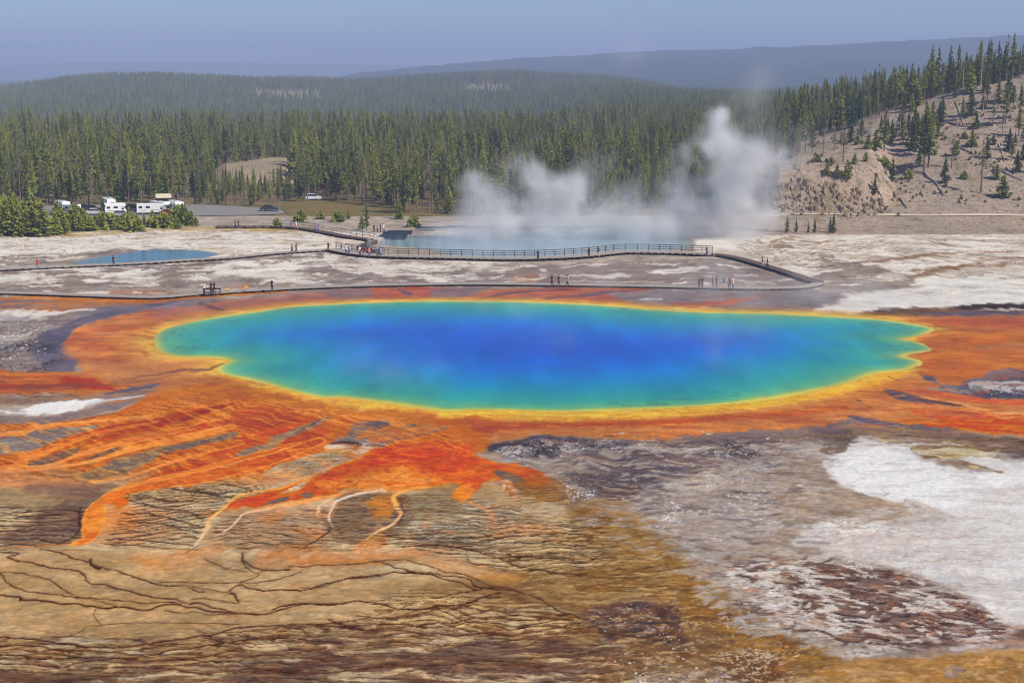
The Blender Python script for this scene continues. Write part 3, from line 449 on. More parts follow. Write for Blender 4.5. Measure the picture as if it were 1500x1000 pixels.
    for q in ([(190,733),(230,742),(270,748),(300,762)], [(200,725),(250,732),(310,736)], [(180,752),(220,752),(270,764),(296,772)], [(150,796),(200,799),(250,803),(290,804)], [(175,790),(240,794),(285,798)], [(270,715),(320,722),(370,716)], [(240,713),(300,722),(345,730)], [(180,763),(230,766),(290,780)], [(320,709),(350,712),(380,722)]): p.crack(q, [.6,1,.8,.5], (58,36,20), .95, fine=1.5)
    # second flow
    p.fill([(300,790),(320,760),(345,740),(400,735),(460,745),(480,770),(470,800),(440,806),(380,806)], (168,134,104), 6, 4, 4, op=.6, col2=(190,140,100), ns=(30,5))
    p.hatch([(310,775),(350,755),(420,752),(480,740),(500,760),(560,760),(560,800),(440,806),(330,802)], 5, (78,52,30), .85, 0, 5, 2, .36, 2, 80, 20, light=(200,176,140)); p.fill([(390,755),(420,750),(410,765),(385,765)], (214,126,72), 8, 5, 6, op=.5); p.fill([(430,775),(470,770),(475,785),(440,790)], (206,134,86), 9, 5, 6, op=.5)
    p.fill([(430,722),(450,706),(500,684),(540,662),(580,650),(640,646),(690,650),(700,668),(750,680),(790,690),(805,704),(780,716),(750,704),(720,700),(700,716),(680,716),(655,708),(640,712),(600,718),(560,712),(520,714),(450,730),(400,740),(340,745),(330,738),(370,725)], (206,72,22), 3, 3, 4, col2=(220,96,28), ns=(30,5), seed=27, wet=.5)
    p.fill([(560,655),(620,652),(690,656),(700,674),(660,690),(600,690),(540,690),(500,690),(520,674)], (190,50,18), 8, 5, 5, op=.8, col2=(206,70,22), ns=(20,4)); p.speck([(570,646),(690,648),(690,668),(600,664)], (232,110,60), .62, (4,1.8), seed=22, op=.7); p.speck([(560,650),(690,650),(690,670),(560,668)], (150,26,12), .6, (4,1.8), seed=23, op=.6)
    p.fill([(540,690),(600,684),(640,694),(640,708),(580,718),(520,712),(470,716),(480,704)], (232,128,40), 8, 5, 5, op=.8, col2=(240,156,60), ns=(14,4)); p.speck([(460,690),(640,680),(690,700),(560,715),(450,720)], (246,166,66), .6, (5,2), seed=24, op=.6); p.speck([(450,690),(640,690),(720,700),(640,710),(450,722)], (190,70,20), .62, (5,2), seed=25, op=.6)
    p.fill([(360,728),(400,718),(440,706),(410,724),(370,735)], (206,64,22), 3, 3, 3, op=.8)
    p.stream([(283,804),(295,786),(303,774),(306,762),(330,742),(345,728),(370,720),(410,716),(440,704),(470,690),(500,680),(540,664)], [1.5,2.5,3,2.5,2.5,2.5,2,1.6,1.6,1.4,1.2,1], [(232,206,170),(236,190,130),(240,168,74),(242,160,60),(240,150,56),(236,140,56)], wob=1, fine=1.0, wet=.4)
    p.crack([(268,812),(280,806),(290,798)], [.6,1.4,.6], (70,50,60), .9); p.fill([(300,800),(330,786),(330,806),(300,830),(240,835),(190,828),(180,812),(250,806)], (200,148,98), 11, 6, 6, op=.65, col2=(212,128,66), ns=(60,8), th=(.45,.7))
    p.stream([(318,783),(335,774),(348,762),(360,752),(400,744),(450,734),(500,724),(545,717),(566,719)], [.8,2,2.4,1.8,2.4,3.5,3,2,1], [(214,176,150),(232,194,164),(238,182,130),(238,154,76),(236,140,66),(240,180,130)], wob=1, fine=1.2, wet=.3)
    p.fill([(385,738),(405,730),(420,728),(418,734),(400,738)], (108,86,78), 1.6, 1.5, 2.5, wet=0); p.fill([(440,726),(448,720),(458,722),(452,730)], (112,92,84), 1.6, 1.5, 2.5); p.stream([(500,718),(515,712),(526,704)], [.8,1.2,.8], (120,84,54), fine=3)
    # white braided runnels
    p.fill([(478,768),(488,740),(500,726),(540,718),(560,722),(600,725),(606,748),(600,768),(560,790),(500,792)], (128,98,72), 3, 2.5, 3, col2=(150,120,88), ns=(30,5)); p.hatch([(480,768),(500,728),(560,720),(600,730),(590,770),(520,795)], 4.5, (66,46,36), .8, 0, 4, 2, .36, 2, 70, 21, light=(180,158,124))
    p.fill([(545,730),(575,722),(590,740),(580,752),(550,756),(540,745)], (220,124,60), 9, 5, 6, op=.65)
    p.stream([(488,772),(483,762),(482,754),(488,742),(492,734),(510,727),(540,720),(566,719)], [1,1.4,1.6,2,2.6,2,1.8,1], [(190,150,130),(226,202,184),(238,214,196),(236,190,150)], wob=1, fine=1.2); p.stream([(466,752),(468,742),(474,736),(484,732),(490,728)], [1.2,1.8,1.6,1.6,1], (236,196,150), wob=1, fine=1.3); p.crack([(438,805),(462,790),(484,777),(482,764)], [1.2,1.6,1.4,.5], (88,56,34), .9); p.speck([(464,730),(494,730),(490,755),(464,756)], (224,150,100), .5, (4,2.5), seed=26, soft=4, wob=2, op=.7)
    p.stream([(535,788),(552,778),(575,768),(588,754),(584,744),(577,732),(580,724),(600,716),(640,712)], [1,1.6,1.8,2.2,2.4,3,3.2,3,2], [(232,190,140),(238,188,130),(240,176,100),(240,170,80),(238,150,56)], wob=1, fine=1.2, wet=.3); p.crack([(582,726),(590,742),(592,756),(580,768)], [.6,1,1.2,.5], (78,48,34), .8)
    p.fill([(520,790),(556,780),(565,796),(550,806),(520,806)], (224,142,76), 9, 5, 7, op=.7); p.fill([(380,810),(440,800),(520,806),(640,806),(600,818),(500,826),(430,832),(380,822)], (206,140,88), 9, 5, 6, op=.7, col2=(200,112,60), ns=(40,5))
    # terraces right of the runnels
    p.hatch([(590,730),(660,722),(720,735),(780,770),(700,800),(600,790),(580,775)], 5.5, (84,62,42), .8, .02, 6, 3, .38, 2, 90, 22, light=(206,194,172)); p.fill([(600,725),(640,714),(670,712),(665,725),(680,745),(620,760),(600,745)], (136,112,78), 6, 4, 4, op=.6)
    p.fill([(664,728),(672,712),(690,708),(692,722),(680,734)], (232,130,48), 2.5, 2, 4); p.stream([(680,730),(696,738),(712,746),(725,760)], [2,1.6,1.4,4], (228,150,86), wob=1); p.fill([(700,745),(730,745),(745,765),(715,770)], (206,144,100), 9, 5, 6, op=.5)
    p.fill([(720,690),(735,688),(760,697),(772,710),(768,720),(752,712),(735,698)], (108,90,84), 2, 1.5, 2.5); p.fill([(734,705),(748,702),(758,716),(756,728),(745,724),(738,716)], (222,176,140), 2, 1.5, 3, col2=(186,120,76), ns=(5,3)); p.fill([(762,705),(790,695),(830,712),(840,732),(790,734),(770,726)], (178,110,48), 8, 4, 5, op=.75, col2=(150,96,50), ns=(30,4)); p.hatch([(750,715),(840,715),(840,735),(760,735)], 4, (110,60,24), .6, 0, 4, 2, .4, 1.5, 60, 23)
    p.hatch([(700,742),(790,740),(800,760),(740,790),(690,770)], 5, (90,62,40), .75, .12, 5, 3, .4, 2, 40, 24, light=(226,208,184)); p.fill([(770,745),(810,735),(830,750),(790,760)], (196,172,138), 5, 4, 4, op=.7); p.speck([(810,690),(900,690),(870,735),(820,735)], (86,72,74), .58, (6,2), seed=27, op=.7); p.speck([(820,700),(870,700),(860,735),(830,735)], (222,216,212), .66, (5,2), seed=28)
    p.fill([(730,770),(800,766),(820,778),(760,784),(720,782)], (214,152,100), 6, 4, 5, op=.6)
    p.hatch([(560,780),(720,770),(860,760),(900,790),(840,840),(700,830),(600,805)], 7, (86,58,32), .85, -.04, 8, 3, .3, 2.4, 100, 25, light=(212,190,152), br=.35)
    p.fill([(560,808),(640,810),(740,840),(760,850),(700,850),(600,822)], (196,138,84), 6, 4, 4, op=.6)
    # drawn-out grain along the flows
    p.lens([(220,560),(330,545),(480,592),(640,608),(600,640),(420,620),(280,600)], (172,84,52), (40,4), .18, (.54,.68), .5, 8, 4, 33); p.lens([(430,720),(560,655),(700,655),(800,700),(700,715),(560,715)], (238,132,40), (30,3), .1, (.57,.67), .4, 8, 4, 34); p.lens([(430,720),(560,655),(700,655),(800,700),(700,715),(560,715)], (160,36,12), (34,3), .1, (.57,.68), .3, 8, 4, 35)
    HALO = [(700,618),(900,615),(1150,600),(1300,560),(1420,560),(1500,600),(1500,640),(1200,625),(950,645),(700,640)]
    p.lens(HALO, (170,66,34), (120,3), .02, (.54,.68), .5, 6, 3, 36); p.lens(HALO, (230,140,70), (110,3), .02, (.56,.68), .5, 6, 3, 37); p.lens([(1340,475),(1830,470),(1830,560),(1370,556)], (176,82,48), (90,4), -.02, (.52,.66), .5, 8, 4, 38); p.lens([(95,500),(240,452),(220,520),(180,540),(100,530)], (176,80,54), (60,4), .1, (.54,.68), .5, 6, 4, 39); p.lens([(-330,545),(180,560),(160,580),(-330,600)], (120,74,56), (90,3), .02, (.55,.66), .6, 6, 3, 40)
    p.lens([(330,540),(480,590),(640,604),(900,606),(1150,590),(1340,545),(1310,560),(1100,602),(900,616),(640,616),(420,598)], (206,128,30), (40,2.2), .0, (.54,.66), .6, 4, 2, 41)
    for q, sd in (([(-330,402),(330,385),(480,372),(700,388),(640,415),(400,420),(200,434),(-330,428)], 45), ([(400,418),(700,391),(1000,381),(1190,412),(1100,424),(700,417)], 46), ([(1150,350),(1830,352),(1830,445),(1300,430),(1200,410)], 47), ([(-330,340),(480,340),(450,368),(200,390),(-330,396)], 48)):
        p.lens(q, (236,228,216), (60,2.6), .0, (.55,.66), .75, 6, 3, sd); p.lens(q, (122,104,94), (70,2.4), .0, (.58,.70), .35, 6, 3, sd + 10)
    p.lens(FAN, (150,50,26), (90,2.6), .27, (.58,.70), .35, 8, 4, 50, 8); p.lens(FAN, (246,156,64), (90,2.2), .27, (.6,.70), .4, 8, 4, 51, 8); p.lens(FAN, (248,160,70), (120,2.0), .28, (.6,.67), .5, 8, 4, 53, 8)

    for q, w, c in (([(-330,700),(0,686),(30,672),(80,657),(118,641),(160,630),(230,618)], [4,5,5,4,4,3,1.5], [(240,150,62),(236,128,40),(214,84,30)]), ([(70,683),(100,672),(150,657),(210,642),(280,628)], [1.6,3,3.4,3,1.5], [(242,152,60),(238,128,44),(206,78,32)]), ([(10,689),(90,683),(150,671),(200,657),(260,645),(330,628)], [2.5,2.6,2.6,2.6,2.4,1.2], [(238,150,80),(242,146,54),(222,100,40)]), ([(-330,640),(0,636),(60,625),(140,616),(220,609)], [3,3.4,2.6,2,1.5], [(232,146,70),(220,124,56)]), ([(130,705),(190,697),(240,681),(300,664),(360,648)], [1.5,2.4,2.4,2.2,1.2], [(232,142,74),(238,134,50),(216,90,36)]), ([(170,716),(240,700),(310,683),(380,664),(440,648)], [2,4,4.5,4,2], [(244,150,48),(236,124,38),(208,72,28)])):
        p.stream(q, w, c, edge=(244,160,74), ew=1.0, op=.85, wob=1.5, fine=1.0)
    # --- the long cracks of the tan pan
    CR = [
     ([(-330,806),(0,808),(10,816),(35,822),(70,829),(100,834),(122,840),(127,850),(150,856),(175,862),(210,868),(250,878),(300,886),(345,898)], 1.3),
     ([(60,804),(85,809),(110,819),(135,826),(160,834),(200,845),(235,854),(270,859),(300,868)], 1.1), ([(128,820),(135,826),(145,832)], 2.2),
     ([(235,850),(290,852),(350,853),(400,850),(440,836)], .9), ([(-330,838),(0,838),(40,842),(70,848),(90,862),(108,870)], .9), ([(0,840),(6,850),(20,858),(45,866),(90,871),(130,876),(200,880),(265,884)], 1.0),
     ([(-330,868),(0,872),(30,876),(70,880),(110,885),(150,890),(180,888),(215,892),(240,886),(275,888),(310,895),(345,898)], 1.8), ([(110,871),(130,878),(160,884),(180,888)], .8), ([(140,892),(142,905),(152,912)], .6),
     ([(-330,930),(0,932),(60,936),(110,943),(160,948),(200,945),(240,938),(300,930),(340,920),(380,916),(440,914),(500,910)], 1.6), ([(60,932),(110,928),(130,918),(150,914),(220,911),(290,912),(350,914)], .8),
     ([(345,898),(390,897),(420,890),(450,884),(500,881)], 1.3), ([(240,894),(290,898),(340,900),(400,898)], .8), ([(335,864),(350,856),(375,863),(440,864),(480,853),(520,844),(580,838),(620,840),(670,852),(685,858),(700,862)], 1.4), ([(335,864),(345,874),(350,882),(330,880),(280,876)], 1.0), ([(280,858),(310,864),(335,868),(350,880)], .8), ([(440,860),(475,858),(500,848),(560,842)], .8),
     ([(420,830),(470,828),(520,824),(560,820),(590,820),(640,833),(680,842),(720,858)], 1.0), ([(355,808),(358,818),(370,828),(400,835),(420,834)], 1.2), ([(355,815),(365,835),(380,840),(350,852)], .8), ([(300,818),(330,830),(360,836)], .7),
     ([(400,892),(430,884),(480,884),(520,880),(560,884),(600,892),(640,888),(680,884),(700,876),(730,866)], 1.6), ([(500,910),(540,904),(600,903),(640,892),(700,886)], 1.1), ([(520,900),(560,904),(620,898),(640,892)], .9), ([(480,905),(520,918),(560,920),(640,912),(700,905),(760,898)], 1.3), ([(460,914),(520,916),(580,912),(640,918),(700,910),(760,915),(830,905)], 1.2), ([(600,892),(660,890),(720,893),(760,900),(820,905)], 1.0),
     ([(-330,944),(20,944),(80,950),(130,952),(200,957),(260,950),(330,940),(400,934),(450,936),(500,940)], 1.4), ([(-330,952),(10,958),(40,965),(90,962),(140,960),(230,966),(300,960),(350,948)], 1.2), ([(-330,966),(40,972),(90,976),(120,968),(180,962),(250,958)], 1.2), ([(400,934),(420,922),(450,916)], 1.0), ([(390,936),(405,926),(420,918)], .8), ([(100,980),(200,975),(300,985),(380,978),(460,985),(560,975)], 1.2), ([(270,972),(330,966),(380,980),(440,984)], 1.0),
     ([(560,784),(640,788),(700,786),(740,785),(820,780),(870,782)], .9), ([(590,800),(640,798),(700,808),(730,816),(760,828),(820,838),(860,838)], 1.3), ([(560,796),(620,796),(680,802),(740,812),(800,816),(850,822)], .9), ([(740,806),(755,814),(790,812),(840,818)], .8), ([(640,810),(680,812),(690,824),(740,834)], .7), ([(740,795),(780,790),(820,795),(860,800)], .7), ([(840,802),(850,810),(870,816),(900,814)], .7),
     ([(560,822),(600,836),(680,846),(700,858),(760,864)], 1.2), ([(640,875),(690,865),(730,858),(780,872),(820,895),(860,905)], 1.3), ([(560,930),(620,925),(680,930),(740,920),(800,915),(850,920)], 1.0), ([(660,915),(700,925),(760,928),(820,916),(850,912)], 1.0), ([(540,945),(600,940),(680,945),(760,935),(830,938)], 1.0), ([(560,970),(640,975),(720,965),(800,980),(860,985)], 1.0)]
    for q, w in CR: p.crack(q, w * .82, (70,34,12), 1.0, wob=1.0, fine=2.0, soft=.7, halo=.15)
    p.hatch([(560,870),(700,862),(800,885),(860,910),(840,935),(700,930),(560,905)], 8, (100,56,22), .85, .04, 8, 3, .3, 3, 70, 26, light=(222,184,120), br=.3)
    p.hatch([(-330,930),(120,945),(300,925),(450,912),(480,925),(300,965),(100,965),(-330,975)], 6.5, (92,50,22), .8, .02, 5, 3, .32, 3, 110, 27, light=(196,160,106))
    # grain of the crust everywhere: fine where the pan is near, coarser beyond
    far = sstep(120, 200, Y)
    gn = fbm(X / .5, Y / .4, 4, 401) - .5; gf = fbm(X / 1.8, Y / 1.6, 4, 404) - .5
    g = gn * (1 - far) + gf * far; g2 = fbm(X / 5., Y / 3.5, 4, 402) - .5; h = fbm(X / 1.6, Y / .9, 3, 405) - .5
    r_b = np.clip((p.C[:, 0] - p.C[:, 2] - .28) / .3, 0, 1) * sstep(.56, .44, p.C[:, 1]); p.C[:, 2] *= 1 - .6 * r_b; p.C[:, 0] *= 1 - .03 * r_b
    lum = p.C.mean(1); p.ter *= 1 - .55 * sstep(.62, .82, lum); soft = 1 - .6 * sstep(.6, .85, lum)
    p.C *= (1 + (.36 * g + .22 * g2) * soft)[:, None]
    p.C += (h * soft)[:, None] * np.array([.07, .0, -.06], np.float32)
    np.clip(p.C, .01, .96, out=p.C)
    p.z += .08 * g + .05 * g2
# ---------------------------------------------------------------- helpers
def lin(c):
    c = np.asarray(c, float) / 255.0
    return tuple(np.where(c <= .04045, c / 12.92, ((c + .055) / 1.055) ** 2.4))
def tag(o, label=None, cat=None, group=None, kind=None):
    if label: o['label'] = label
    if cat: o['category'] = cat
    if group: o['group'] = group
    if kind: o['kind'] = kind
    return o
def link(name, data, parent=None, loc=None, rot=None):
    o = bpy.data.objects.new(name, data); COL.objects.link(o)
    if parent is not None: o.parent = parent
    if loc is not None: o.location = loc
    if rot is not None: o.rotation_euler = rot
    return o
def empty(name, loc=(0, 0, 0), rz=0.0, sc=1.0):
    o = link(name, None, None, loc, (0, 0, rz)); o.scale = (sc,) * 3; o.empty_display_size = .3
    return o
def mesh(name, v, f, m=None, smooth=False):
    me = bpy.data.meshes.new(name)
    me.from_pydata([tuple(map(float, q)) for q in v], [], f)
    if m is not None: me.materials.append(m)
    if smooth: me.polygons.foreach_set('use_smooth', [True] * len(me.polygons))
    me.update()
    return me
class MB:
    def __init__(s): s.v = []; s.f = []
    def add(s, v, f):
        n = len(s.v); s.v += [tuple(q) for q in v]; s.f += [tuple(i + n for i in q) for q in f]; return s
    def box(s, c, d, rz=0.0, taper=1.0, bev=0.0):
        x, y, z = (q / 2 for q in d); cs, sn = math.cos(rz), math.sin(rz); v = []
        for k, (zz, t) in enumerate(((-z, 1.0), (z, taper))):
            for a, b in ((-x, -y), (x, -y), (x, y), (-x, y)):
                a *= t; b *= t
                v.append((c[0] + a * cs - b * sn, c[1] + a * sn + b * cs, c[2] + zz))
        return s.add(v, [(3, 2, 1, 0), (4, 5, 6, 7), (0, 1, 5, 4), (1, 2, 6, 5), (2, 3, 7, 6), (3, 0, 4, 7)])
    def bar(s, a, b, w, h=None):
        """square bar between two points"""
        a = Vector(a); b = Vector(b); h = h or w; d = (b - a).normalized()
        up = Vector((0, 0, 1)) if abs(d.z) < .95 else Vector((1, 0, 0))
        r = d.cross(up).normalized(); u = r.cross(d)
        v = []
        for p in (a, b):
            for i, j in ((-1, -1), (1, -1), (1, 1), (-1, 1)): v.append(p + r * (i * w / 2) + u * (j * h / 2))
        return s.add(v, [(3, 2, 1, 0), (4, 5, 6, 7), (0, 1, 5, 4), (1, 2, 6, 5), (2, 3, 7, 6), (3, 0, 4, 7)])
    def tube(s, pts, rad, n=6, cap=True):
        pts = [Vector(p) for p in pts]; rings = []; v = []; f = []
        for i, p in enumerate(pts):
            d = (pts[min(i + 1, len(pts) - 1)] - pts[max(i - 1, 0)]).normalized()
            up = Vector((0, 1, 0)) if abs(d.y) < .9 else Vector((1, 0, 0))
            r = d.cross(up).normalized(); u = r.cross(d)
            rr = rad[i] if not np.isscalar(rad) else rad
            for k in range(n):
                t = 2 * math.pi * k / n
                v.append(p + (r * math.cos(t) + u * math.sin(t)) * rr)
        for i in range(len(pts) - 1):
            for k in range(n): f.append((i * n + k, i * n + (k + 1) % n, (i + 1) * n + (k + 1) % n, (i + 1) * n + k))
        if cap: f += [tuple(range(n))[::-1], tuple((len(pts) - 1) * n + k for k in range(n))]
        return s.add(v, f)
    def prism(s, prof, y0, y1):
        """outline in x,z pushed along y"""
        n = len(prof)
        v = [(a, y0, b) for a, b in prof] + [(a, y1, b) for a, b in prof]
        return s.add(v, [tuple(range(n)), tuple(range(2 * n - 1, n - 1, -1))] + [(i, i + n, (i + 1) % n + n, (i + 1) % n) for i in range(n)])
    def mesh(s, name, m=None, smooth=False): return mesh(name, s.v, s.f, m, smooth)
    def build(s, name, m, parent=None, loc=None, smooth=False): return link(name, s.mesh(name, m, smooth), parent, loc)

class NT:
    """short-hand for material nodes"""
    def __init__(s, name):
        s.m = bpy.data.materials.new(name); s.m.use_nodes = True; s.t = s.m.node_tree; s.t.nodes.clear()
        s.out = s.n('ShaderNodeOutputMaterial')
    def n(s, typ, **kw):
        q = s.t.nodes.new(typ)
        for k, v in kw.items():
            if k[0] == 'i' and k[1:].isdigit(): s.set(q.inputs[int(k[1:])], v)
            elif hasattr(q, k) and k not in q.inputs: setattr(q, k, v)
            else: s.set(q.inputs[k.replace('_', ' ')], v)
        return q
    def set(s, sock, v):
        if isinstance(v, bpy.types.NodeSocket): s.t.links.new(v, sock)
        elif isinstance(v, bpy.types.Node): s.t.links.new(v.outputs[0], sock)
        else: sock.default_value = v if not (isinstance(v, tuple) and len(v) == 3 and sock.type == 'RGBA') else (*v, 1)
    def bsdf(s, **kw):
        b = s.n('ShaderNodeBsdfPrincipled')
        for k, v in kw.items(): s.set(b.inputs[k.replace('_', ' ')], v)
        s.t.links.new(b.outputs[0], s.out.inputs[0]); return b
    def math(s, op, a, b=0.0, c=None):
        q = s.n('ShaderNodeMath', operation=op); s.set(q.inputs[0], a); s.set(q.inputs[1], b)
        if c is not None: s.set(q.inputs[2], c)
        return q.outputs[0]
    def mix(s, f, a, b, mode='MIX'):
        q = s.n('ShaderNodeMix', data_type='RGBA', blend_type=mode); s.set(q.inputs[0], f); s.set(q.inputs[6], a); s.set(q.inputs[7], b); return q.outputs[2]
    def noise(s, scale, det=3, vec=None, rough=.5):
        q = s.n('ShaderNodeTexNoise'); q.inputs['Scale'].default_value = scale; q.inputs['Detail'].default_value = det; q.inputs['Roughness'].default_value = rough
        if vec is not None: s.set(q.inputs['Vector'], vec)
        return q
    def ramp(s, f, stops):
        q = s.n('ShaderNodeValToRGB'); s.set(q.inputs[0], f); e = q.color_ramp.elements
        while len(e) > 1: e.remove(e[0])
        for i, (p, c) in enumerate(stops):
            k = e[0] if i == 0 else e.new(p)
            k.position = p; k.color = (*c, 1) if len(c) == 3 else c
        return q.outputs[0]
_mats = {}
def paint_mat(name, c, rough=.7, var=.12, scale=3.0, spec=.3, metal=0.0):
    """plain coloured material with a little grain; c in sRGB 0-255"""
    if name in _mats: return _mats[name]
    g = NT(name); a = np.array(lin(c)); co = g.n('ShaderNodeTexCoord').outputs['Object']
    nz = g.noise(scale, 3, co)
    col = g.mix(nz.outputs[0], tuple(a * (1 - var)), tuple(np.minimum(a * (1 + var), .95)))
    b = g.bsdf(Base_Color=col, Roughness=rough, Metallic=metal); b.inputs['Specular IOR Level'].default_value = spec
    _mats[name] = g.m
    return g.m

# ---------------------------------------------------------------- materials of the ground
def attr_ground(name):
    g = NT(name)
    at = g.n('ShaderNodeAttribute', attribute_name='mat_colour'); we = g.n('ShaderNodeAttribute', attribute_name='wet')
    co = g.n('ShaderNodeTexCoord').outputs['Object']
    mp = g.n('ShaderNodeMapping', i0=co); mp.inputs['Scale'].default_value = (1.1, 1.3, 1.0)
    n1 = g.noise(2.6, 9, mp.outputs[0], .76); n2 = g.noise(1.1, 4, mp.outputs[0], .6)
    v = g.math('MULTIPLY_ADD', n1.outputs[0], 1.25, .375); v2 = g.math('MULTIPLY_ADD', n2.outputs[0], .2, .9)
    n3 = g.noise(11.0, 4, mp.outputs[0], .7); v3 = g.math('MULTIPLY_ADD', n3.outputs[0], .6, .7)
    vv = g.math('MULTIPLY', g.math('MULTIPLY', v, v2), v3)
    te = g.n('ShaderNodeAttribute', attribute_name='terrace')
    def streak(sx, sy, lo, hi, off):
        m_ = g.n('ShaderNodeMapping', i0=co); m_.inputs['Scale'].default_value = (sx, sy, 1.0); m_.inputs['Location'].default_value = (off, off * 2, 0)
        q = g.noise(1.0, 6, m_.outputs[0], .62); q.inputs['Distortion'].default_value = .35
        r_ = g.n('ShaderNodeMapRange', interpolation_type='SMOOTHSTEP'); g.set(r_.inputs[0], q.outputs[0]); r_.inputs[1].default_value = lo; r_.inputs[2].default_value = hi
        return r_.outputs[0]
    dk = g.math('MULTIPLY', g.math('MAXIMUM', streak(1.0, 3.2, .56, .585, 0), streak(.5, 1.5, .58, .605, 7)), te.outputs['Fac'])
    li = g.math('MULTIPLY', streak(1.1, 3.0, .57, .61, 13), te.outputs['Fac'])
    vv = g.math('MULTIPLY', vv, g.math('MULTIPLY', g.math('MULTIPLY_ADD', dk, -.62, 1.0), g.math('MULTIPLY_ADD', li, .32, 1.0)))
    sc = g.n('ShaderNodeVectorMath', operation='SCALE'); g.set(sc.inputs[0], at.outputs['Color']); g.set(sc.inputs[3], vv)
    bp = g.n('ShaderNodeBump', Strength=.25, Distance=.06); g.set(bp.inputs['Height'], n1.outputs[0])
    ro = g.math('MULTIPLY_ADD', we.outputs['Fac'], -.62, .85)
    b = g.bsdf(Base_Color=sc.outputs[0], Roughness=ro, Normal=bp.outputs[0])
    g.set(b.inputs['Specular IOR Level'], g.math('MULTIPLY_ADD', we.outputs['Fac'], .03, .02))
    return g.m
M_GROUND = attr_ground('sinter_and_mat')

def set_colour(me, C, wet=None, ter=None):
    if ter is not None:
        w = me.attributes.new('terrace', 'FLOAT', 'POINT'); w.data.foreach_set('value', ter.astype(np.float32).ravel())
    a = me.attributes.new('mat_colour', 'FLOAT_COLOR', 'POINT')
    c4 = np.ones((len(C), 4), np.float32)
    c4[:, :3] = np.array([.93, .915, .885], np.float32) * np.where(C <= .04045, C / 12.92, ((np.maximum(C, 0) + .055) / 1.055) ** 2.4)
    a.data.foreach_set('color', c4.ravel())
    if wet is not None:
        w = me.attributes.new('wet', 'FLOAT', 'POINT'); w.data.foreach_set('value', wet.astype(np.float32).ravel())
def grid_mesh(name, V, nr, nc, m, mask=None, smooth=True):
    i = np.arange(nr * nc).reshape(nr, nc)
    q = np.stack([i[:-1, :-1], i[:-1, 1:], i[1:, 1:], i[1:, :-1]], -1).reshape(-1, 4)
    if mask is not None:
        q = q[mask[q].any(1)]
        used = np.unique(q); re = np.full(nr * nc, -1); re[used] = np.arange(len(used)); q = re[q]; V = V[used]
    else: used = None
    me = bpy.data.meshes.new(name)
    me.vertices.add(len(V)); me.vertices.foreach_set('co', V.astype(np.float32).ravel())
    me.loops.add(len(q) * 4); me.loops.foreach_set('vertex_index', q.astype(np.int32).ravel())
    me.polygons.add(len(q)); me.polygons.foreach_set('loop_start', np.arange(0, len(q) * 4, 4, dtype=np.int32))
    me.polygons.foreach_set('use_smooth', np.full(len(q), smooth))
    me.update(calc_edges=True); me.materials.append(m)
    return me, used

# ---------------------------------------------------------------- basin floor: a fine sheet, closer mesh towards the viewpoint side
NR, NC = 740, 1420
_s = np.linspace(0, 1, NR)
YR = 1 / np.sqrt((1 - _s) / 66.0 ** 2 + _s / 345.0 ** 2)            # rows from 66 m to 345 m
YR = (66.0 ** -.6 * (1 - _s) + 345.0 ** -.6 * _s) ** (-1 / .6)
_u = np.linspace(-1, 1, NC)
GX = (_u[None, :] * (YR[:, None] * .45 + 12)).ravel(); GY = np.repeat(YR, NC)
P_ = Painter(GX, GY); P_.dpool = sdf_poly(P_.X, P_.Y, PW)
paint_basin(P_)
inp = P_.dpool > 0
P_.C[inp] = pool_colour(P_.X[inp], P_.Y[inp], P_.dpool[inp])
zz = P_.z.copy(); zz[P_.dpool > -1] = 0.0; zz -= .35 * np.clip(P_.dpool, 0, 8)
for ring in ('CRATER', 'SMALL'):
    dd_ = sdf_poly(P_.X, P_.Y, np.array([G(*q) for q in smooth_poly(globals()[ring])]))
    zz -= np.clip(dd_ + .3, 0, 3) * (.5 if ring == 'CRATER' else .2)
me, _ = grid_mesh('ground', np.stack([GX, GY, zz], 1), NR, NC, M_GROUND)
set_colour(me, P_.C, P_.wet, P_.ter)
tag(link('ground', me), 'basin floor of white sinter, tan terraces and orange mats', kind='structure')

# ---------------------------------------------------------------- waters
def water_mat(name, rough=.08, spec=.02, bump=.02):
    g = NT(name); at = g.n('ShaderNodeAttribute', attribute_name='mat_colour')
    co = g.n('ShaderNodeTexCoord').outputs['Object']
    n = g.noise(1.3, 3, co); bp = g.n('ShaderNodeBump', Strength=bump, Distance=.1); g.set(bp.inputs['Height'], n.outputs[0])
    b = g.bsdf(Base_Color=at.outputs['Color'], Roughness=rough, Normal=bp.outputs[0]); b.inputs['Specular IOR Level'].default_value = spec
    return g.m
def water_sheet(name, px_ring, colour, z, step, m, label):
    ring = np.array([G(*q) for q in smooth_poly(px_ring, True, 3)])
    lo = ring.min(0) - 1; hi = ring.max(0) + 1
    xs = np.arange(lo[0], hi[0], step[0]); ys = np.arange(lo[1], hi[1], step[1])
    XX, YY = np.meshgrid(xs, ys); x = XX.ravel().astype(np.float32); y = YY.ravel().astype(np.float32)
    d = sdf_poly(x, y, ring)
    me, used = grid_mesh(name, np.stack([x, y, np.full_like(x, z)], 1), len(ys), len(xs), m, d > 0.0)
    set_colour(me, colour(x[used], y[used], d[used]))
    return tag(link(name, me), label, kind='structure')
water_sheet('spring_water', POOL, pool_colour, .012, (.3, .5), water_mat('hot_spring_water'), 'great hot spring, deep blue water ringed with green')
def crater_colour(X, Y, d):
    t = sstep(0, 5, d)[:, None]; n = fbm(X / 8, Y / 8, 3, 500)[:, None]
    return (S((150,160,150)) * (1 - t) + (S((134,164,182)) * (1 - n) + S((154,180,194)) * n) * t).astype(np.float32)
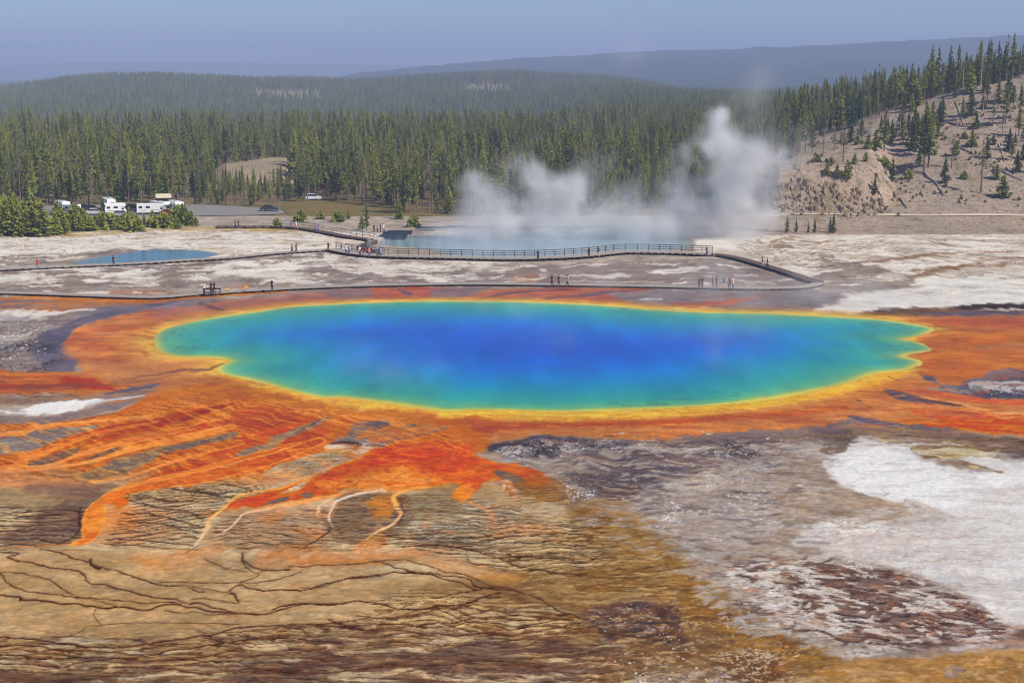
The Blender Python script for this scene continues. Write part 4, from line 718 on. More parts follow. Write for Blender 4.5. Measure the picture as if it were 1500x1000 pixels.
def small_colour(X, Y, d):
    t = sstep(0, 3.5, d + fbm(X / 3, Y / 6, 3, 510) * 2)[:, None]; e = sstep(-66, -84, X)[:, None]
    w = S((58,112,122)) * (1 - e) + S((116,124,120)) * e
    return (S((126,118,108)) * (1 - t) + w * t).astype(np.float32)
water_sheet('crater_water', CRATER, crater_colour, -.25, (.6, .8), water_mat('crater_water', .12, .25), 'pale blue steaming crater pool behind the railing')
water_sheet('pool_water', SMALL, small_colour, -.02, (.4, .8), water_mat('pool_water', .1, .2), 'small teal pool on the white flat at the left')

# ---------------------------------------------------------------- land beyond the basin
M_SOIL = None
def soil_mat():
    g = NT('forest_soil'); co = g.n('ShaderNodeTexCoord').outputs['Object']
    a = g.noise(.02, 5, co, .6); b_ = g.noise(.5, 4, co, .6)
    c = g.mix(a.outputs[0], lin((112,98,66)), lin((150,126,92))); c = g.mix(g.math('MULTIPLY', b_.outputs[0], .6), c, lin((96,92,58)))
    sp = g.n('ShaderNodeSeparateXYZ', i0=co); mr = g.n('ShaderNodeMapRange', i0=sp.outputs[1], i1=760.0, i2=1300.0); c = g.mix(mr.outputs[0], c, lin((52,62,40))); m2 = g.n('ShaderNodeMapRange', i0=sp.outputs[1], i1=352.0, i2=338.0); c = g.mix(m2.outputs[0], c, g.mix(b_.outputs[0], lin((150,136,122)), lin((186,174,160))))   # closed woodland beyond the first kilometre
    b = g.bsdf(Base_Color=c, Roughness=.95); b.inputs['Specular IOR Level'].default_value = .05
    return g.m
M_SOIL = soil_mat()
def terr_z(x, y):
    """lie of the land: level basin, the valley falling away far left, swelling right of centre"""
    x = np.asarray(x, float); y = np.asarray(y, float)
    u = x / np.maximum(y, 1.0)
    left = sstep(.09, -.02, u)
    drop = -24 * sstep(640, 1150, y) * left
    return -.25 + drop - .4 * 0
def land():
    ys = np.concatenate([np.linspace(-300, 60, 6), np.linspace(100, 700, 40), np.geomspace(730, 30000, 40)])
    xs = np.concatenate([-np.geomspace(30000, 420, 26), np.linspace(-400, 400, 60), np.geomspace(420, 30000, 26)])
    XX, YY = np.meshgrid(xs, ys); z = terr_z(XX.ravel(), YY.ravel())
    inb = (np.abs(XX.ravel()) < YY.ravel() * .43 + 8) & (YY.ravel() > 70) & (YY.ravel() < 338)
    z[inb] -= 4.0
    me, _ = grid_mesh('terrain', np.stack([XX.ravel(), YY.ravel(), z], 1), len(ys), len(xs), M_SOIL)
    return tag(link('terrain', me), 'land beyond the basin under the forest', kind='structure')
land()
# ---------------------------------------------------------------- hills
def interp_px(tab, u): return np.interp(u, [a for a, b in tab], [b for a, b in tab])
MIDTOP = [(-400,140),(-60,130),(0,128),(60,121),(110,114),(160,110),(230,109),(300,111),(380,115),(450,114),(520,118),(600,114),(660,110),(720,106),(760,105),(800,110),(860,112),(920,117),(980,128),(1030,140),(1080,156),(1140,172)]
def mid_z(x, y):
    u = CXP + FPX * np.asarray(x, float) / np.asarray(y, float)
    ytop = interp_px(MIDTOP, u)
    zr = EYE + (HOR - ytop) / FPX * 2250.0 - 12.0
    t = sstep(1230, 2250, y); b = np.maximum(terr_z(x, y), -24.3)
    n = (fbm(np.asarray(x) / 260., np.asarray(y) / 260., 3, 601) - .5) * 14 * sstep(1230, 1500, y) * sstep(2300, 2000, y)
    return b * (1 - t) + zr * t + n - 34 * sstep(2250, 2900, y)
def hill_mat(name, ca, cb, sc):
    g = NT(name); co = g.n('ShaderNodeTexCoord').outputs['Object']
    a = g.noise(sc, 6, co, .7); b2 = g.noise(sc * 9, 4, co, .7)
    c = g.mix(g.ramp(a.outputs[0], [(.35, (0, 0, 0)), (.65, (1, 1, 1))]), lin(ca), lin(cb))
    c = g.mix(g.math('MULTIPLY', b2.outputs[0], .5), c, tuple(np.array(lin(ca)) * .6))
    bp = g.n('ShaderNodeBump', Strength=.7, Distance=2.0); g.set(bp.inputs['Height'], b2.outputs[0])
    b = g.bsdf(Base_Color=c, Roughness=.95, Normal=bp.outputs[0]); b.inputs['Specular IOR Level'].default_value = .04
    return g.m
def mid_hill():
    ys = np.linspace(1180, 2900, 70); us = np.linspace(-.62, .2, 90)
    YY, UU = np.meshgrid(ys, us, indexing='ij'); XX = YY * UU
    z = mid_z(XX.ravel(), YY.ravel())
    me, _ = grid_mesh('hill', np.stack([XX.ravel(), YY.ravel(), z - .3], 1), len(ys), len(us), hill_mat('hill_ground', (150,136,112), (176,160,134), .006))
    tag(link('hill', me), 'low forested hill in the middle distance', kind='structure')
mid_hill()
def ridge(name, tab, D, y0, label, seed, us):
    ys = np.concatenate([np.linspace(y0, D, 26), [D * 1.12, D * 1.3]])
    YY, UU = np.meshgrid(ys, us, indexing='ij'); XX = YY * UU
    zr = EYE + (HOR - interp_px(tab, CXP + FPX * UU)) / FPX * D
    t = sstep(y0, D, YY); z = (-20) * (1 - t) + zr * t
    z += (fbm(XX.ravel() / 420., YY.ravel() / 420., 4, seed).reshape(z.shape) - .5) * 60 * t * (1 - .86 * sstep(D * .8, D, YY)) + (vnoise(XX.ravel() / 45., YY.ravel() / 45., seed + 3).reshape(z.shape) - .5) * 9 * t
    z -= sstep(D, D * 1.3, YY) * 60
    me, _ = grid_mesh(name, np.stack([XX.ravel(), YY.ravel(), z.ravel()], 1), len(ys), len(us), hill_mat(name + '_woods', (38,52,34), (56,66,44), .004))
    tag(link(name, me), label, kind='structure')
ridge('ridge', [(300,130),(480,116),(540,106),(600,100),(660,94),(720,89),(760,86),(850,82),(930,79),(1000,76),(1080,75),(1160,72),(1250,66),(1340,61),(1440,57),(1520,54),(1700,50),(2000,60)], 5600.0, 2300.0, 'long blue wooded ridge rising to the right on the skyline', 611, np.linspace(-.22, .6, 300))
ridge('far_ridge', [(-700,92),(-60,99),(0,97),(100,93),(200,91),(300,91.5),(400,93),(500,94),(600,96),(700,99),(900,104)], 10500.0, 8200.0, 'faint blue ridge far off on the left skyline', 621, np.linspace(-.7, .1, 160))

# ---------------------------------------------------------------- bare hillside on the right
RIDGE_PX = [(900,330),(1000,318),(1060,296),(1110,262),(1140,236),(1169,212),(1244,188),(1310,167),(1400,140),(1460,127),(1500,118),(1600,100),(1800,84)]
YRIDGE = 425.0
def hill_z(x, y):
    x = np.asarray(x, float); y = np.asarray(y, float)
    u = CXP + FPX * x / y
    zr = np.maximum(EYE + (HOR - interp_px(RIDGE_PX, u)) / FPX * YRIDGE, -.4)
    edge = sstep(1030, 1165, u + 8 * (fbm(x / 6, y / 6, 2, 632) - .5) * 2)
    apron = (.5 * sstep(300, 312, y) + 1.6 * sstep(310, 334, y)) * edge
    t = np.clip((y - 330) / (YRIDGE - 330), 0, 1); t = t ** 1.12
    slope = zr * t
    cl = (9.2 * sstep(335, 343.5, y) + np.maximum(zr - 9.2, 0) * np.clip((y - 342) / (YRIDGE - 342), 0, 1))
    wc = sstep(1118, 1140, u) * sstep(1310, 1270, u + 20 * (fbm(x / 4, y / 9, 2, 633) - .5))
    z = slope * (1 - wc) + cl * wc
    n = (fbm(x / 9., y / 9., 4, 631) - .5) * 2.0 * sstep(334, 350, y)
    back = -6 * sstep(YRIDGE, 560, y) * (zr / 20)
    return -.3 + apron + (np.maximum(z, 0) + n + back) * edge * np.where(zr > .2, 1, 0)
def hillside():
    ys = np.concatenate([np.linspace(298, 470, 230), np.linspace(475, 700, 20)]); us = np.linspace(1000, 1760, 320)
    YY, UU = np.meshgrid(ys, us, indexing='ij'); XX = (UU - CXP) / FPX * YY
    z = hill_z(XX.ravel(), YY.ravel())
    g = NT('hillside_scree'); co = g.n('ShaderNodeTexCoord').outputs['Object']
    a = g.noise(.05, 5, co, .6); b2 = g.noise(.9, 5, co, .7); c3 = g.noise(.22, 4, co, .6)
    c = g.mix(g.ramp(a.outputs[0], [(.38, (0, 0, 0)), (.62, (1, 1, 1))]), lin((174,152,132)), lin((154,140,126)))
    c = g.mix(g.ramp(c3.outputs[0], [(.52, (0, 0, 0)), (.7, (1, 1, 1))]), c, lin((126,112,78)))
    c = g.mix(g.ramp(b2.outputs[0], [(.5, (0, 0, 0)), (.68, (1, 1, 1))]), c, lin((112,90,72)))
    c = g.mix(g.ramp(g.noise(1.6, 3, co, .6).outputs[0], [(.6, (0, 0, 0)), (.68, (1, 1, 1))]), c, lin((198,180,158)))
    bp = g.n('ShaderNodeBump', Strength=.8, Distance=.5); g.set(bp.inputs['Height'], b2.outputs[0])
    b = g.bsdf(Base_Color=c, Roughness=.95, Normal=bp.outputs[0]); b.inputs['Specular IOR Level'].default_value = .05
    me, _ = grid_mesh('hillside', np.stack([XX.ravel(), YY.ravel(), z], 1), len(ys), len(us), g.m)
    tag(link('hillside', me), 'bare tan scree hillside rising on the right', kind='structure')
hillside()
_HY = np.arange(300, 520, .5)
def hit_hill(px, py):
    """where the sight line through a traced point meets the hillside"""
    a, b, c = ray(px, py)
    z = EYE + c / b * _HY; k = np.nonzero(hill_z(a / b * _HY, _HY) >= z)[0]
    if len(k) == 0: return None
    y = float(_HY[k[0]]); return a / b * y, y, EYE + c / b * y
# narrow trail along the foot of the slope
def trail():
    v = []; f = []
    us = np.linspace(1120, 1640, 90)
    for i, u in enumerate(us):
        yy = 331.5 - 2.5 * (u - 1120) / 400 + .5 * math.sin(u / 37)
        for k, dy in enumerate((-.9, .9)):
            y = yy + dy; x = (u - CXP) / FPX * y; v.append((x, y, float(hill_z(x, y)) + .12))
        if i: f.append((2 * i - 2, 2 * i, 2 * i + 1, 2 * i - 1))
    tag(link('path', mesh('path', v, f, paint_mat('trail_gravel', (206,190,166), .9, .1, .8, .05))), 'pale gravel trail along the foot of the hillside', kind='structure')
trail()
# pale bank with an access road in the woods, upper left
def bank():
    g = [at_depth(*q) for q in ((300,262,452),(330,252,462),(362,243,475),(400,238,488),(428,234,500),(428,240,470),(405,250,455),(372,258,448),(330,265,440))]
    ys = np.linspace(415, 530, 40); us = np.linspace(270, 450, 50)
    YY, UU = np.meshgrid(ys, us, indexing='ij'); XX = (UU - CXP) / FPX * YY
    w = sstep(305, 335, UU) * sstep(438, 418, UU)
    z = -.6 + w * (5.2 * sstep(428, 488, YY) * (.55 + .45 * sstep(320, 420, UU)) - 5 * sstep(500, 530, YY)) + .5 * (fbm(XX.ravel() / 6, YY.ravel() / 6, 3, 641).reshape(XX.shape) - .5)
    m, _ = grid_mesh('bank', np.stack([XX.ravel(), YY.ravel(), z.ravel()], 1), len(ys), len(us), hill_mat('bank_gravel', (186,166,132), (160,144,124), .06))
    tag(link('bank', m), 'pale gravel bank showing among the trees at the upper left', kind='structure')
bank()
def flat_patch(name, ring_px, z, m, label):
    ring = [G(*q, z) for q in smooth_poly(ring_px, True, 3)]
    me = mesh(name, [(x, y, z) for x, y in ring], [tuple(range(len(ring)))], m)
    return tag(link(name, me), label, kind='structure')
flat_patch('car_park', [(60,303),(120,300),(260,299),(390,305),(416,311),(400,314),(300,316),(160,318),(80,314)], -.10, paint_mat('worn_asphalt', (138,134,130), .9, .12, .3, .1), 'grey car park in front of the forest at the left')
flat_patch('verge', [(230,322),(330,316),(430,316),(470,322),(560,332),(600,336),(520,346),(440,337),(330,333),(240,336)], -.06, hill_mat('verge_soil', (150,132,108), (168,146,116), .1), 'brown gravel verge between the white flat and the car park')
flat_patch('meadow', [(425,292),(480,284),(560,290),(600,300),(680,312),(670,330),(600,338),(520,330),(440,322),(415,306)], -.14, hill_mat('meadow_grass', (150,128,78), (128,118,72), .12), 'dry grassy clearing at the forest edge left of the crater')

# ---------------------------------------------------------------- trees
def leaf_mat(name, ca, cb):
    g = NT(name); oi = g.n('ShaderNodeObjectInfo'); at = g.n('ShaderNodeAttribute', attribute_name='tint')
    f = g.math('ADD', g.math('MULTIPLY', oi.outputs['Random'], .65), g.math('MULTIPLY', at.outputs['Fac'], .35))
    c = g.mix(f, lin(ca), lin(cb))
    b = g.bsdf(Base_Color=c, Roughness=.75); b.inputs['Specular IOR Level'].default_value = .12
    return g.m
M_PINE = leaf_mat('pine_needles', (62,84,36), (158,160,66)); M_YOUNG = leaf_mat('young_pine_needles', (112,126,44), (160,160,64)); M_DARK = leaf_mat('fir_needles', (62,84,46), (96,110,56)); M_SPARSE = leaf_mat('sparse_needles', (104,110,74), (134,130,92))
M_BARK = paint_mat('pine_bark', (128,112,98), .9, .25, 1.5, .05); M_DEAD = paint_mat('dead_wood', (160,150,140), .9, .2, 1.2, .05)
def crown_mesh(name, h, base, rad, nb, seed, m, droop=.25, leaf=.5, power=.85, gap=.0):
    rs = np.random.default_rng(seed); V = []; F = []; T = []
    def tri(pts, t):
        n = len(V); V.extend(pts); F.append(tuple(range(n, n + len(pts)))); T.extend([t] * len(pts))
    for i in range(nb):
        t = ((i + rs.random()) / nb) ** .92
        if gap and rs.random() < gap * math.sin(t * 9 + seed) ** 2: continue
        z = base + (h - base) * t
        r = rad * ((1 - t) ** power + .06) * rs.uniform(.55, 1.15) * (min(1.0, t * 6 + .45))
        az = rs.uniform(0, 6.283); dx, dy = math.cos(az), math.sin(az)
        k = 2 if r > rad * .45 else 1
        tt = float(rs.random())
        for j in range(k):
            f0, f1 = j / k, (j + 1) / k
            a0, a1 = r * f0, r * f1 * 1.08
            z0 = z - droop * a0 + rs.uniform(-.1, .1); z1 = z - droop * a1 * rs.uniform(.4, 1.5) + rs.uniform(-.15, .25)
            wd = leaf * r * rs.uniform(.6, 1.1) * (1 - .35 * f0) + .12; up = rs.uniform(.1, .5) * leaf + .08
            c0 = np.array((dx * a0, dy * a0, z0)); c1 = np.array((dx * a1, dy * a1, z1)); mid = (c0 + c1) / 2
            s = np.array((-dy, dx, 0)) * wd * .5
            tri([c0, mid + s + (0, 0, -.1), c1, mid - s * .2 + (0, 0, up)], tt); tri([c0, mid + s * .2 + (0, 0, up), c1, mid - s + (0, 0, -.12)], tt)
            if rs.random() < .55: tri([mid + (0, 0, up * 1.3), mid + s * .5 + (dx * .1, dy * .1, -up), c1 * .9 + np.array((0, 0, z1)) * .1], tt)
    for q in range(4):                                   # leader
        az = q * 1.57 + seed; tri([(0, 0, h + .35), (math.cos(az) * .2, math.sin(az) * .2, h - 1.0), (math.cos(az + 1.57) * .2, math.sin(az + 1.57) * .2, h - 1.0)], .5)
    me = mesh(name, V, F, m); a = me.attributes.new('tint', 'FLOAT', 'POINT'); a.data.foreach_set('value', T)
    return me
def trunk_mesh(name, h, r, seed, m, stubs=0):
    rs = np.random.default_rng(seed); b = MB(); k = 5; lean = rs.uniform(-.02, .02, 2) * h
    pts = [(lean[0] * (i / k) ** 2, lean[1] * (i / k) ** 2, h * i / k) for i in range(k + 1)]
    b.tube(pts, [r * (1 - .9 * i / k) + .02 for i in range(k + 1)], 6)
    for i in range(stubs):
        z = rs.uniform(.2, .95) * h; az = rs.uniform(0, 6.28); L = rs.uniform(.5, 1.6) * (1.1 - z / h)
        b.tube([(0, 0, z), (math.cos(az) * L, math.sin(az) * L, z + rs.uniform(-.3, .3))], [r * .25, .015], 4)
    return b.mesh(name, m)
KINDS = {}
def add_kind(k, h, base, rad, nb, seed, m, tr=.16, bark=None, stubs=6, **kw):
    KINDS.setdefault(k, []).append((crown_mesh('crown', h, base, rad, nb, seed, m, **kw), trunk_mesh('trunk', h * .97, tr, seed, bark or M_BARK, stubs), h))
for s in range(5): add_kind('pine', 14.0, (4.2, 3.0, 5.4, 2.4, 3.8)[s], (1.5, 1.7, 1.4, 1.8, 1.6)[s], 190, 20 + s, M_PINE, .17, stubs=10, gap=.3, leaf=.6, power=.75)
for s in range(3): add_kind('fir', 8.0, .5, (1.5, 1.7, 1.35)[s], 150, 40 + s, M_DARK, .13, stubs=2, leaf=.6)
for s in range(4): add_kind('young', 6.5, (.6, .4, .9, .5)[s], (1.5, 1.7, 1.4, 1.9)[s], 140, 50 + s, M_YOUNG, .11, stubs=2, leaf=.6, power=.7)
for s in range(3): add_kind('sparse', 14.0, (4.5, 7.0, 5.5)[s], (1.3, 1.1, 1.2)[s], 60, 60 + s, M_SPARSE, .17, stubs=22, gap=.7, leaf=.5)
for s in range(3): add_kind('bush', 3.2, .15, (1.7, 2.0, 1.5)[s], 120, 70 + s, M_YOUNG, .08, stubs=0, leaf=.6, power=.5)
TREES = []
def tree(kind, x, y, z, h, label, group, name='pine_tree', cat='tree', wide=1.0):
    v = random.choice(KINDS[kind]); s = h / v[2]
    o = empty(name, (x, y, z - .05), random.uniform(0, 6.28)); o.scale = (s * wide, s * wide, s)
    link('crown', v[0], o); link('trunk', v[1], o)
    tag(o, label, cat, group); TREES.append(o)
    return o
_ORD = {}
def ordinal(n):
    return '%d%s' % (n, 'th' if 10 <= n % 100 <= 20 else {1: 'st', 2: 'nd', 3: 'rd'}.get(n % 10, 'th'))
def number_labels(group, text):
    """alike things of one group told apart by their order from the left"""
    L = [o for o in SC.objects if o.parent is None and o.get('group') == group]
    L.sort(key=lambda o: o.location.x / o.location.y)
    for i, o in enumerate(L): o['label'] = '%s from the left %s' % (ordinal(i + 1), text)
def px_h(h, y): return h * y / FPX
# grove on the left shore of the flat
def ground_z(x, y): return float(terr_z(x, y))
for i in range(30):
    u = random.uniform(-25, 100); y = random.uniform(303, 316); h = px_h(random.uniform(44, 62) * (1.0 if u < 70 else .78), y)
    x = (u - CXP) / FPX * y; tree('young', x, y, -.2, h, 'bright green young pine in the grove at the left edge of the white flat', 'pines of the left grove', wide=1.25)
for i in range(36):
    u = random.uniform(98, 282); y = random.uniform(312, 324) + (4 if u > 200 else 0); h = px_h(random.uniform(18, 34) * (1.1 if u < 150 else .9), y)
    x = (u - CXP) / FPX * y; tree('young' if random.random() < .7 else 'bush', x, y, -.2, h, 'low green pine in the row in front of the parked campers', 'low pines before the car park', wide=1.35)
for u, yb, hp, k, lab in ((152,331,42,'fir','taller dark pine standing among the low pines before the campers'), (268,332,36,'fir','dark pine at the right end of the low pine row'), (406,335,16,'bush','round green bush beside the plank walkway left of the crater'), (537,341,44,'pine','lone tall pine beside the path at the left end of the crater'), (530,338,24,'young','small pine at the foot of the lone tall pine'), (286,332,14,'bush','small bush right of the low pine row'), (440,326,18,'bush','yellow green bush in the dry clearing'), (470,322,14,'bush','low bush in the middle of the dry clearing'), (495,326,18,'bush','bush on the right side of the dry clearing'), (510,322,16,'young','young pine on the right side of the dry clearing'), (606,334,20,'bush','dark bush on the shore left of the steam'), (585,322,30,'young','young pine behind the shore left of the steam'), (640,318,40,'pine','pine at the left foot of the steam')):
    x, y = G(u, yb, -.2); tree(k, x, y, -.2, px_h(hp, y), lab, None, wide=1.2)
# scattered trees of the hillside (traced)
HT = [(1307,267,30,'fir','small dark conifer alone low on the bare slope above the rock face'),(1384,268,38,'fir','dark bushy conifer low on the bare slope, right of the fallen log'),(1469,290,33,'young','lowest small green pine near the foot of the right slope'),(1437,283,78,'sparse','tall thin pine with bare lower trunk low on the right slope'),(1455,213,18,'fir',''),(1490,253,33,'fir',''),(1487,210,16,'fir',''),(1295,222,56,'pine','tall pine above the clump of bushes on the slope'),(1283,220,30,'young',''),(1272,218,22,'young',''),(1235,237,60,'sparse','thin sparse pine over the left end of the slope'),(1241,264,30,'young','bushy green pine at the top edge of the rock face'),(1226,262,22,'young',''),(1211,258,18,'young',''),(1281,285,26,'fir','thin dark conifer standing in the rock face'),(1268,237,15,'young',''),(1353,255,96,'pine','largest pine on the slope, tall with two dark trunks'),(1360,246,84,'pine','full crowned pine just behind the largest slope pine'),(1394,246,50,'sparse','sparse grey pine right of the largest slope pine'),(1346,240,22,'fir',''),(1499,234,27,'fir',''),(1473,183,58,'pine',''),(1484,165,40,'pine',''),(1454,186,48,'sparse',''),(1430,189,24,'fir',''),(1196,237,11,'bush',''),(1218,240,10,'bush',''),(1330,205,40,'pine',''),(1343,212,46,'pine',''),(1365,196,48,'pine',''),(1320,190,34,'fir',''),(1413,203,10,'bush',''),(1440,160,24,'fir',''),(1478,222,34,'fir',''),(1492,200,44,'pine',''),(1256,212,20,'young',''),(1300,198,24,'fir',''),(1232,218,26,'pine',''),(1380,172,30,'fir','')]
for u, yb, hp, k, lab in HT:
    q = hit_hill(u, yb)
    if q is None: continue
    tree(k, q[0], q[1], q[2], px_h(hp, q[1]), lab or 'scattered pine on the bare upper part of the right slope', None if lab else 'scattered pines of the right slope', wide=1.45 if k in ('fir', 'young', 'bush') else 1.5)
for u, yb, hp, k in ((1322,214,44,'pine'),(1336,222,50,'fir'),(1372,212,40,'pine'),(1349,228,60,'pine'),(1410,176,34,'pine'),(1422,170,40,'fir'),(1446,150,40,'pine'),(1462,160,46,'pine'),(1476,150,44,'fir'),(1494,176,52,'pine'),(1468,202,40,'sparse'),(1482,236,36,'pine'),(1500,214,40,'pine'),(1446,232,30,'fir'),(1424,216,26,'young'),(1400,228,22,'young'),(1306,210,34,'fir'),(1290,206,36,'pine'),(1262,204,34,'pine'),(1246,208,30,'fir'),(1222,222,36,'sparse'),(1206,226,34,'sparse'),(1190,224,40,'pine'),(1180,222,44,'sparse'),(1376,186,36,'fir'),(1340,196,40,'fir'),(1356,206,56,'pine'),(1460,262,22,'young'),(1330,262,14,'bush'),(1412,262,12,'bush'),(1294,244,14,'bush'),(1252,240,16,'young')):
    q = hit_hill(u, yb)
    if q: tree(k, q[0], q[1], q[2], px_h(hp, q[1]), 'scattered pine on the bare upper part of the right slope', 'scattered pines of the right slope', wide=1.4)
# the skyline trees on the ridge (traced tall ones first)
for u, yt, k, lab in ((1223,111,'sparse','pale sparse pine on the ridge at the left end of the skyline'),(1259,111,'sparse','second pale sparse pine on the ridge skyline from the steam'),(1280,92,'sparse','tall thin sparse pine rising above the ridge middle'),(1298,105,'pine','tall full pine beside the thin sparse one on the ridge'),(1346,96,'pine','tall dark pine on the ridge above the largest slope pine'),(1388,100,'fir','dark pointed fir on the ridge skyline'),(1409,90,'sparse','sparse pine right of the pointed fir on the ridge'),(1454,74,'pine','tall pine left of the highest group on the ridge'),(1463,52,'sparse','thin pine leaning into the highest ridge group'),(1472,50,'pine','tall dark pine in the highest ridge group'),(1493,44,'pine','tallest pine at the right edge of the skyline'),(1481,70,'sparse','thin bare pine between the two tallest ridge pines')):
    y = YRIDGE + 2; x = (u - CXP) / FPX * y; z = float(hill_z(x, y)); h = EYE + (HOR - yt) / FPX * y - z
    tree(k, x, y, z, h, lab, None, wide=1.05)
for i in range(84):
    u = random.uniform(1160, 1510); y = random.uniform(418, 446); x = (u - CXP) / FPX * y; z = float(hill_z(x, y))
    tree(random.choice(('pine', 'fir', 'pine', 'young')), x, y, z, random.uniform(4.0, 10), 'green pine in the belt along the hill ridge', 'pines along the ridge')
# dark conifers by the trail at the foot of the rock face
for u, hp in ((1153,26),(1166,22),(1184,16),(1193,22),(1216,24),(1221,30)):
    q = hit_hill(u, 341); q = q or (*G(u, 341), 0.0)
    tree('fir', q[0], q[1], q[2], px_h(hp, q[1]), 'small dark conifer on the level shore below the rock face', 'conifers below the rock face')
# forest wall: nearest trees one by one, the mass behind as one forest
PTS = []
rs = np.random.default_rng(5)
def forest_ok(u, y):
    if u < 430: lo = 372
    elif u < 560: lo = np.interp(u, [430, 480, 560], [376, 392, 368])
    elif u < 700: lo = np.interp(u, [560, 700], [356, 343])
    else: lo = np.interp(u, [700, 1000, 1150], [338, 338, 360])
    if y < lo: return False
    if 312 < u < 428 and 424 < y < 505: return False
    if u > 1170 and y < 470: return False
    if u > 1085 and y < 380: return False
    return True
area = []
y = 350.0
while y < 1500:
    dens = .075 if y < 425 else .046 if y < 700 else .032
    step = 6.0
    n = rs.poisson(dens * step * y * .80)
    uu = rs.uniform(-.40, .42, n) * FPX + CXP; yy = y + rs.random(n) * step
    lim = np.interp(uu, [0, 500, 700, 850, 1000], [690, 760, 1000, 1400, 1500])
    for u, q in zip(uu, yy):
        if vnoise(np.array([u / 22.]), np.array([q / 16.]), 72)[0] > (.22 if q > 425 else .05) and q < lim[0] * 0 + np.interp(u, [0, 500, 700, 850, 1000], [690, 760, 1000, 1400, 1500]) and forest_ok(u, q): area.append((u, q))
    y += step
area.sort(key=lambda q: q[1])
def forest_h(u, y):
    t = rs.random()
    h = 7.5 + 9.5 * t + 3.0 * (float(vnoise(np.array([u / 40.]), np.array([y / 25.]), 71)[0]) - .5)
    if y < 400: h = 5 + 9.5 * t
    if 300 < u < 440 and y < 425: h = 4.6 + 3.4 * t
    return h
vis = [q for q in area if -20 < q[0] < 1180 and q[1] < 470]
NFRONT = max(0, 292 - len(TREES)); single = set(id(q) for q in vis[:NFRONT])
for q in area:
    u, y = q; x = (u - CXP) / FPX * y; h = forest_h(u, y); z = max(float(terr_z(x, y)), float(hill_z(x, y)) if u > 990 and y < 700 else -99) - .1
    if id(q) in single:
        if u < 300: lab, grp = 'green pine at the forest edge behind the parked campers', 'forest edge behind the campers'
        elif u < 440: lab, grp = 'short green pine in front of the pale gravel bank', 'pines before the gravel bank'
        elif u < 690: lab, grp = 'pine at the forest edge behind the dry clearing', 'forest edge behind the clearing'
        else: lab, grp = 'pine of the forest edge behind the rising steam', 'forest edge behind the steam'
        tree('young' if h < 7.5 else ('pine' if rs.random() < .85 else 'sparse'), x, y, z, h, lab, grp)
    else: PTS.append((x, y, z, h / 14.0, rs.random()))

number_labels('pines of the left grove', 'of the bright green young pines in the left grove')
number_labels('low pines before the car park', 'of the low green pines in the row before the campers')
number_labels('scattered pines of the right slope', 'of the scattered pines on the bare right slope')
number_labels('pines along the ridge', 'of the small pines in the belt along the hill ridge')
number_labels('conifers below the rock face', 'of the small dark conifers on the shore below the rock face')
number_labels('forest edge behind the campers', 'of the forest edge pines behind the parked campers')
number_labels('pines before the gravel bank', 'of the short pines before the pale gravel bank')
number_labels('forest edge behind the clearing', 'of the forest edge pines behind the dry clearing')
number_labels('forest edge behind the steam', 'of the forest edge pines behind the rising steam')
for i in range(90):                                     # the slope and grove go on outside the picture
    u = rs.uniform(1515, 1760); y = rs.uniform(345, 445); x = (u - CXP) / FPX * y; PTS.append((x, y, float(hill_z(x, y)) - .05, rs.uniform(.3, .8), rs.random()))
for i in range(50):
    u = rs.uniform(-200, -28); y = rs.uniform(303, 335); x = (u - CXP) / FPX * y; PTS.append((x, y, -.25, rs.uniform(.4, .65), rs.random()))
def instance_forest(name, pts, protos, label):
    """one mass of trees too many to count, scattered on points"""
    pts = np.array(pts, float)
    me = bpy.data.meshes.new(name); me.from_pydata([tuple(q[:3]) for q in pts], [], [])
    for an, ty, arr in (('tree_size', 'FLOAT', pts[:, 3]), ('tree_turn', 'FLOAT', pts[:, 4] * 6.283), ('tree_kind', 'INT', (pts[:, 4] * 997 % len(protos)).astype(np.int32))):
        a = me.attributes.new(an, ty, 'POINT'); a.data.foreach_set('value', arr.astype(np.int32 if ty == 'INT' else np.float32))
    c = bpy.data.collections.new(name + '_kinds')
    for i, pm in enumerate(protos):
        o = bpy.data.objects.new('%s_kind_%02d' % (name, i), pm); c.objects.link(o)
    ob = link(name, me)
    ng = bpy.data.node_groups.new(name + '_scatter', 'GeometryNodeTree')
    ng.interface.new_socket('Geometry', in_out='INPUT', socket_type='NodeSocketGeometry'); ng.interface.new_socket('Geometry', in_out='OUTPUT', socket_type='NodeSocketGeometry')
    N = ng.nodes.new; L = ng.links.new
    gi = N('NodeGroupInput'); go = N('NodeGroupOutput'); ip = N('GeometryNodeInstanceOnPoints'); ci = N('GeometryNodeCollectionInfo')
    ci.inputs['Collection'].default_value = c; ci.inputs['Separate Children'].default_value = True; ci.inputs['Reset Children'].default_value = True
    def na(t, n):
        q = N('GeometryNodeInputNamedAttribute'); q.data_type = t; q.inputs[0].default_value = n; return q.outputs['Attribute']
    cx = N('ShaderNodeCombineXYZ'); L(na('FLOAT', 'tree_turn'), cx.inputs[2])
    L(gi.outputs[0], ip.inputs['Points']); L(ci.outputs[0], ip.inputs['Instance']); ip.inputs['Pick Instance'].default_value = True
    L(na('INT', 'tree_kind'), ip.inputs['Instance Index']); L(cx.outputs[0], ip.inputs['Rotation']); L(na('FLOAT', 'tree_size'), ip.inputs['Scale'])
    L(ip.outputs[0], go.inputs[0])
    md = ob.modifiers.new('scatter', 'NODES'); md.node_group = ng
    return tag(ob, label, kind='stuff')
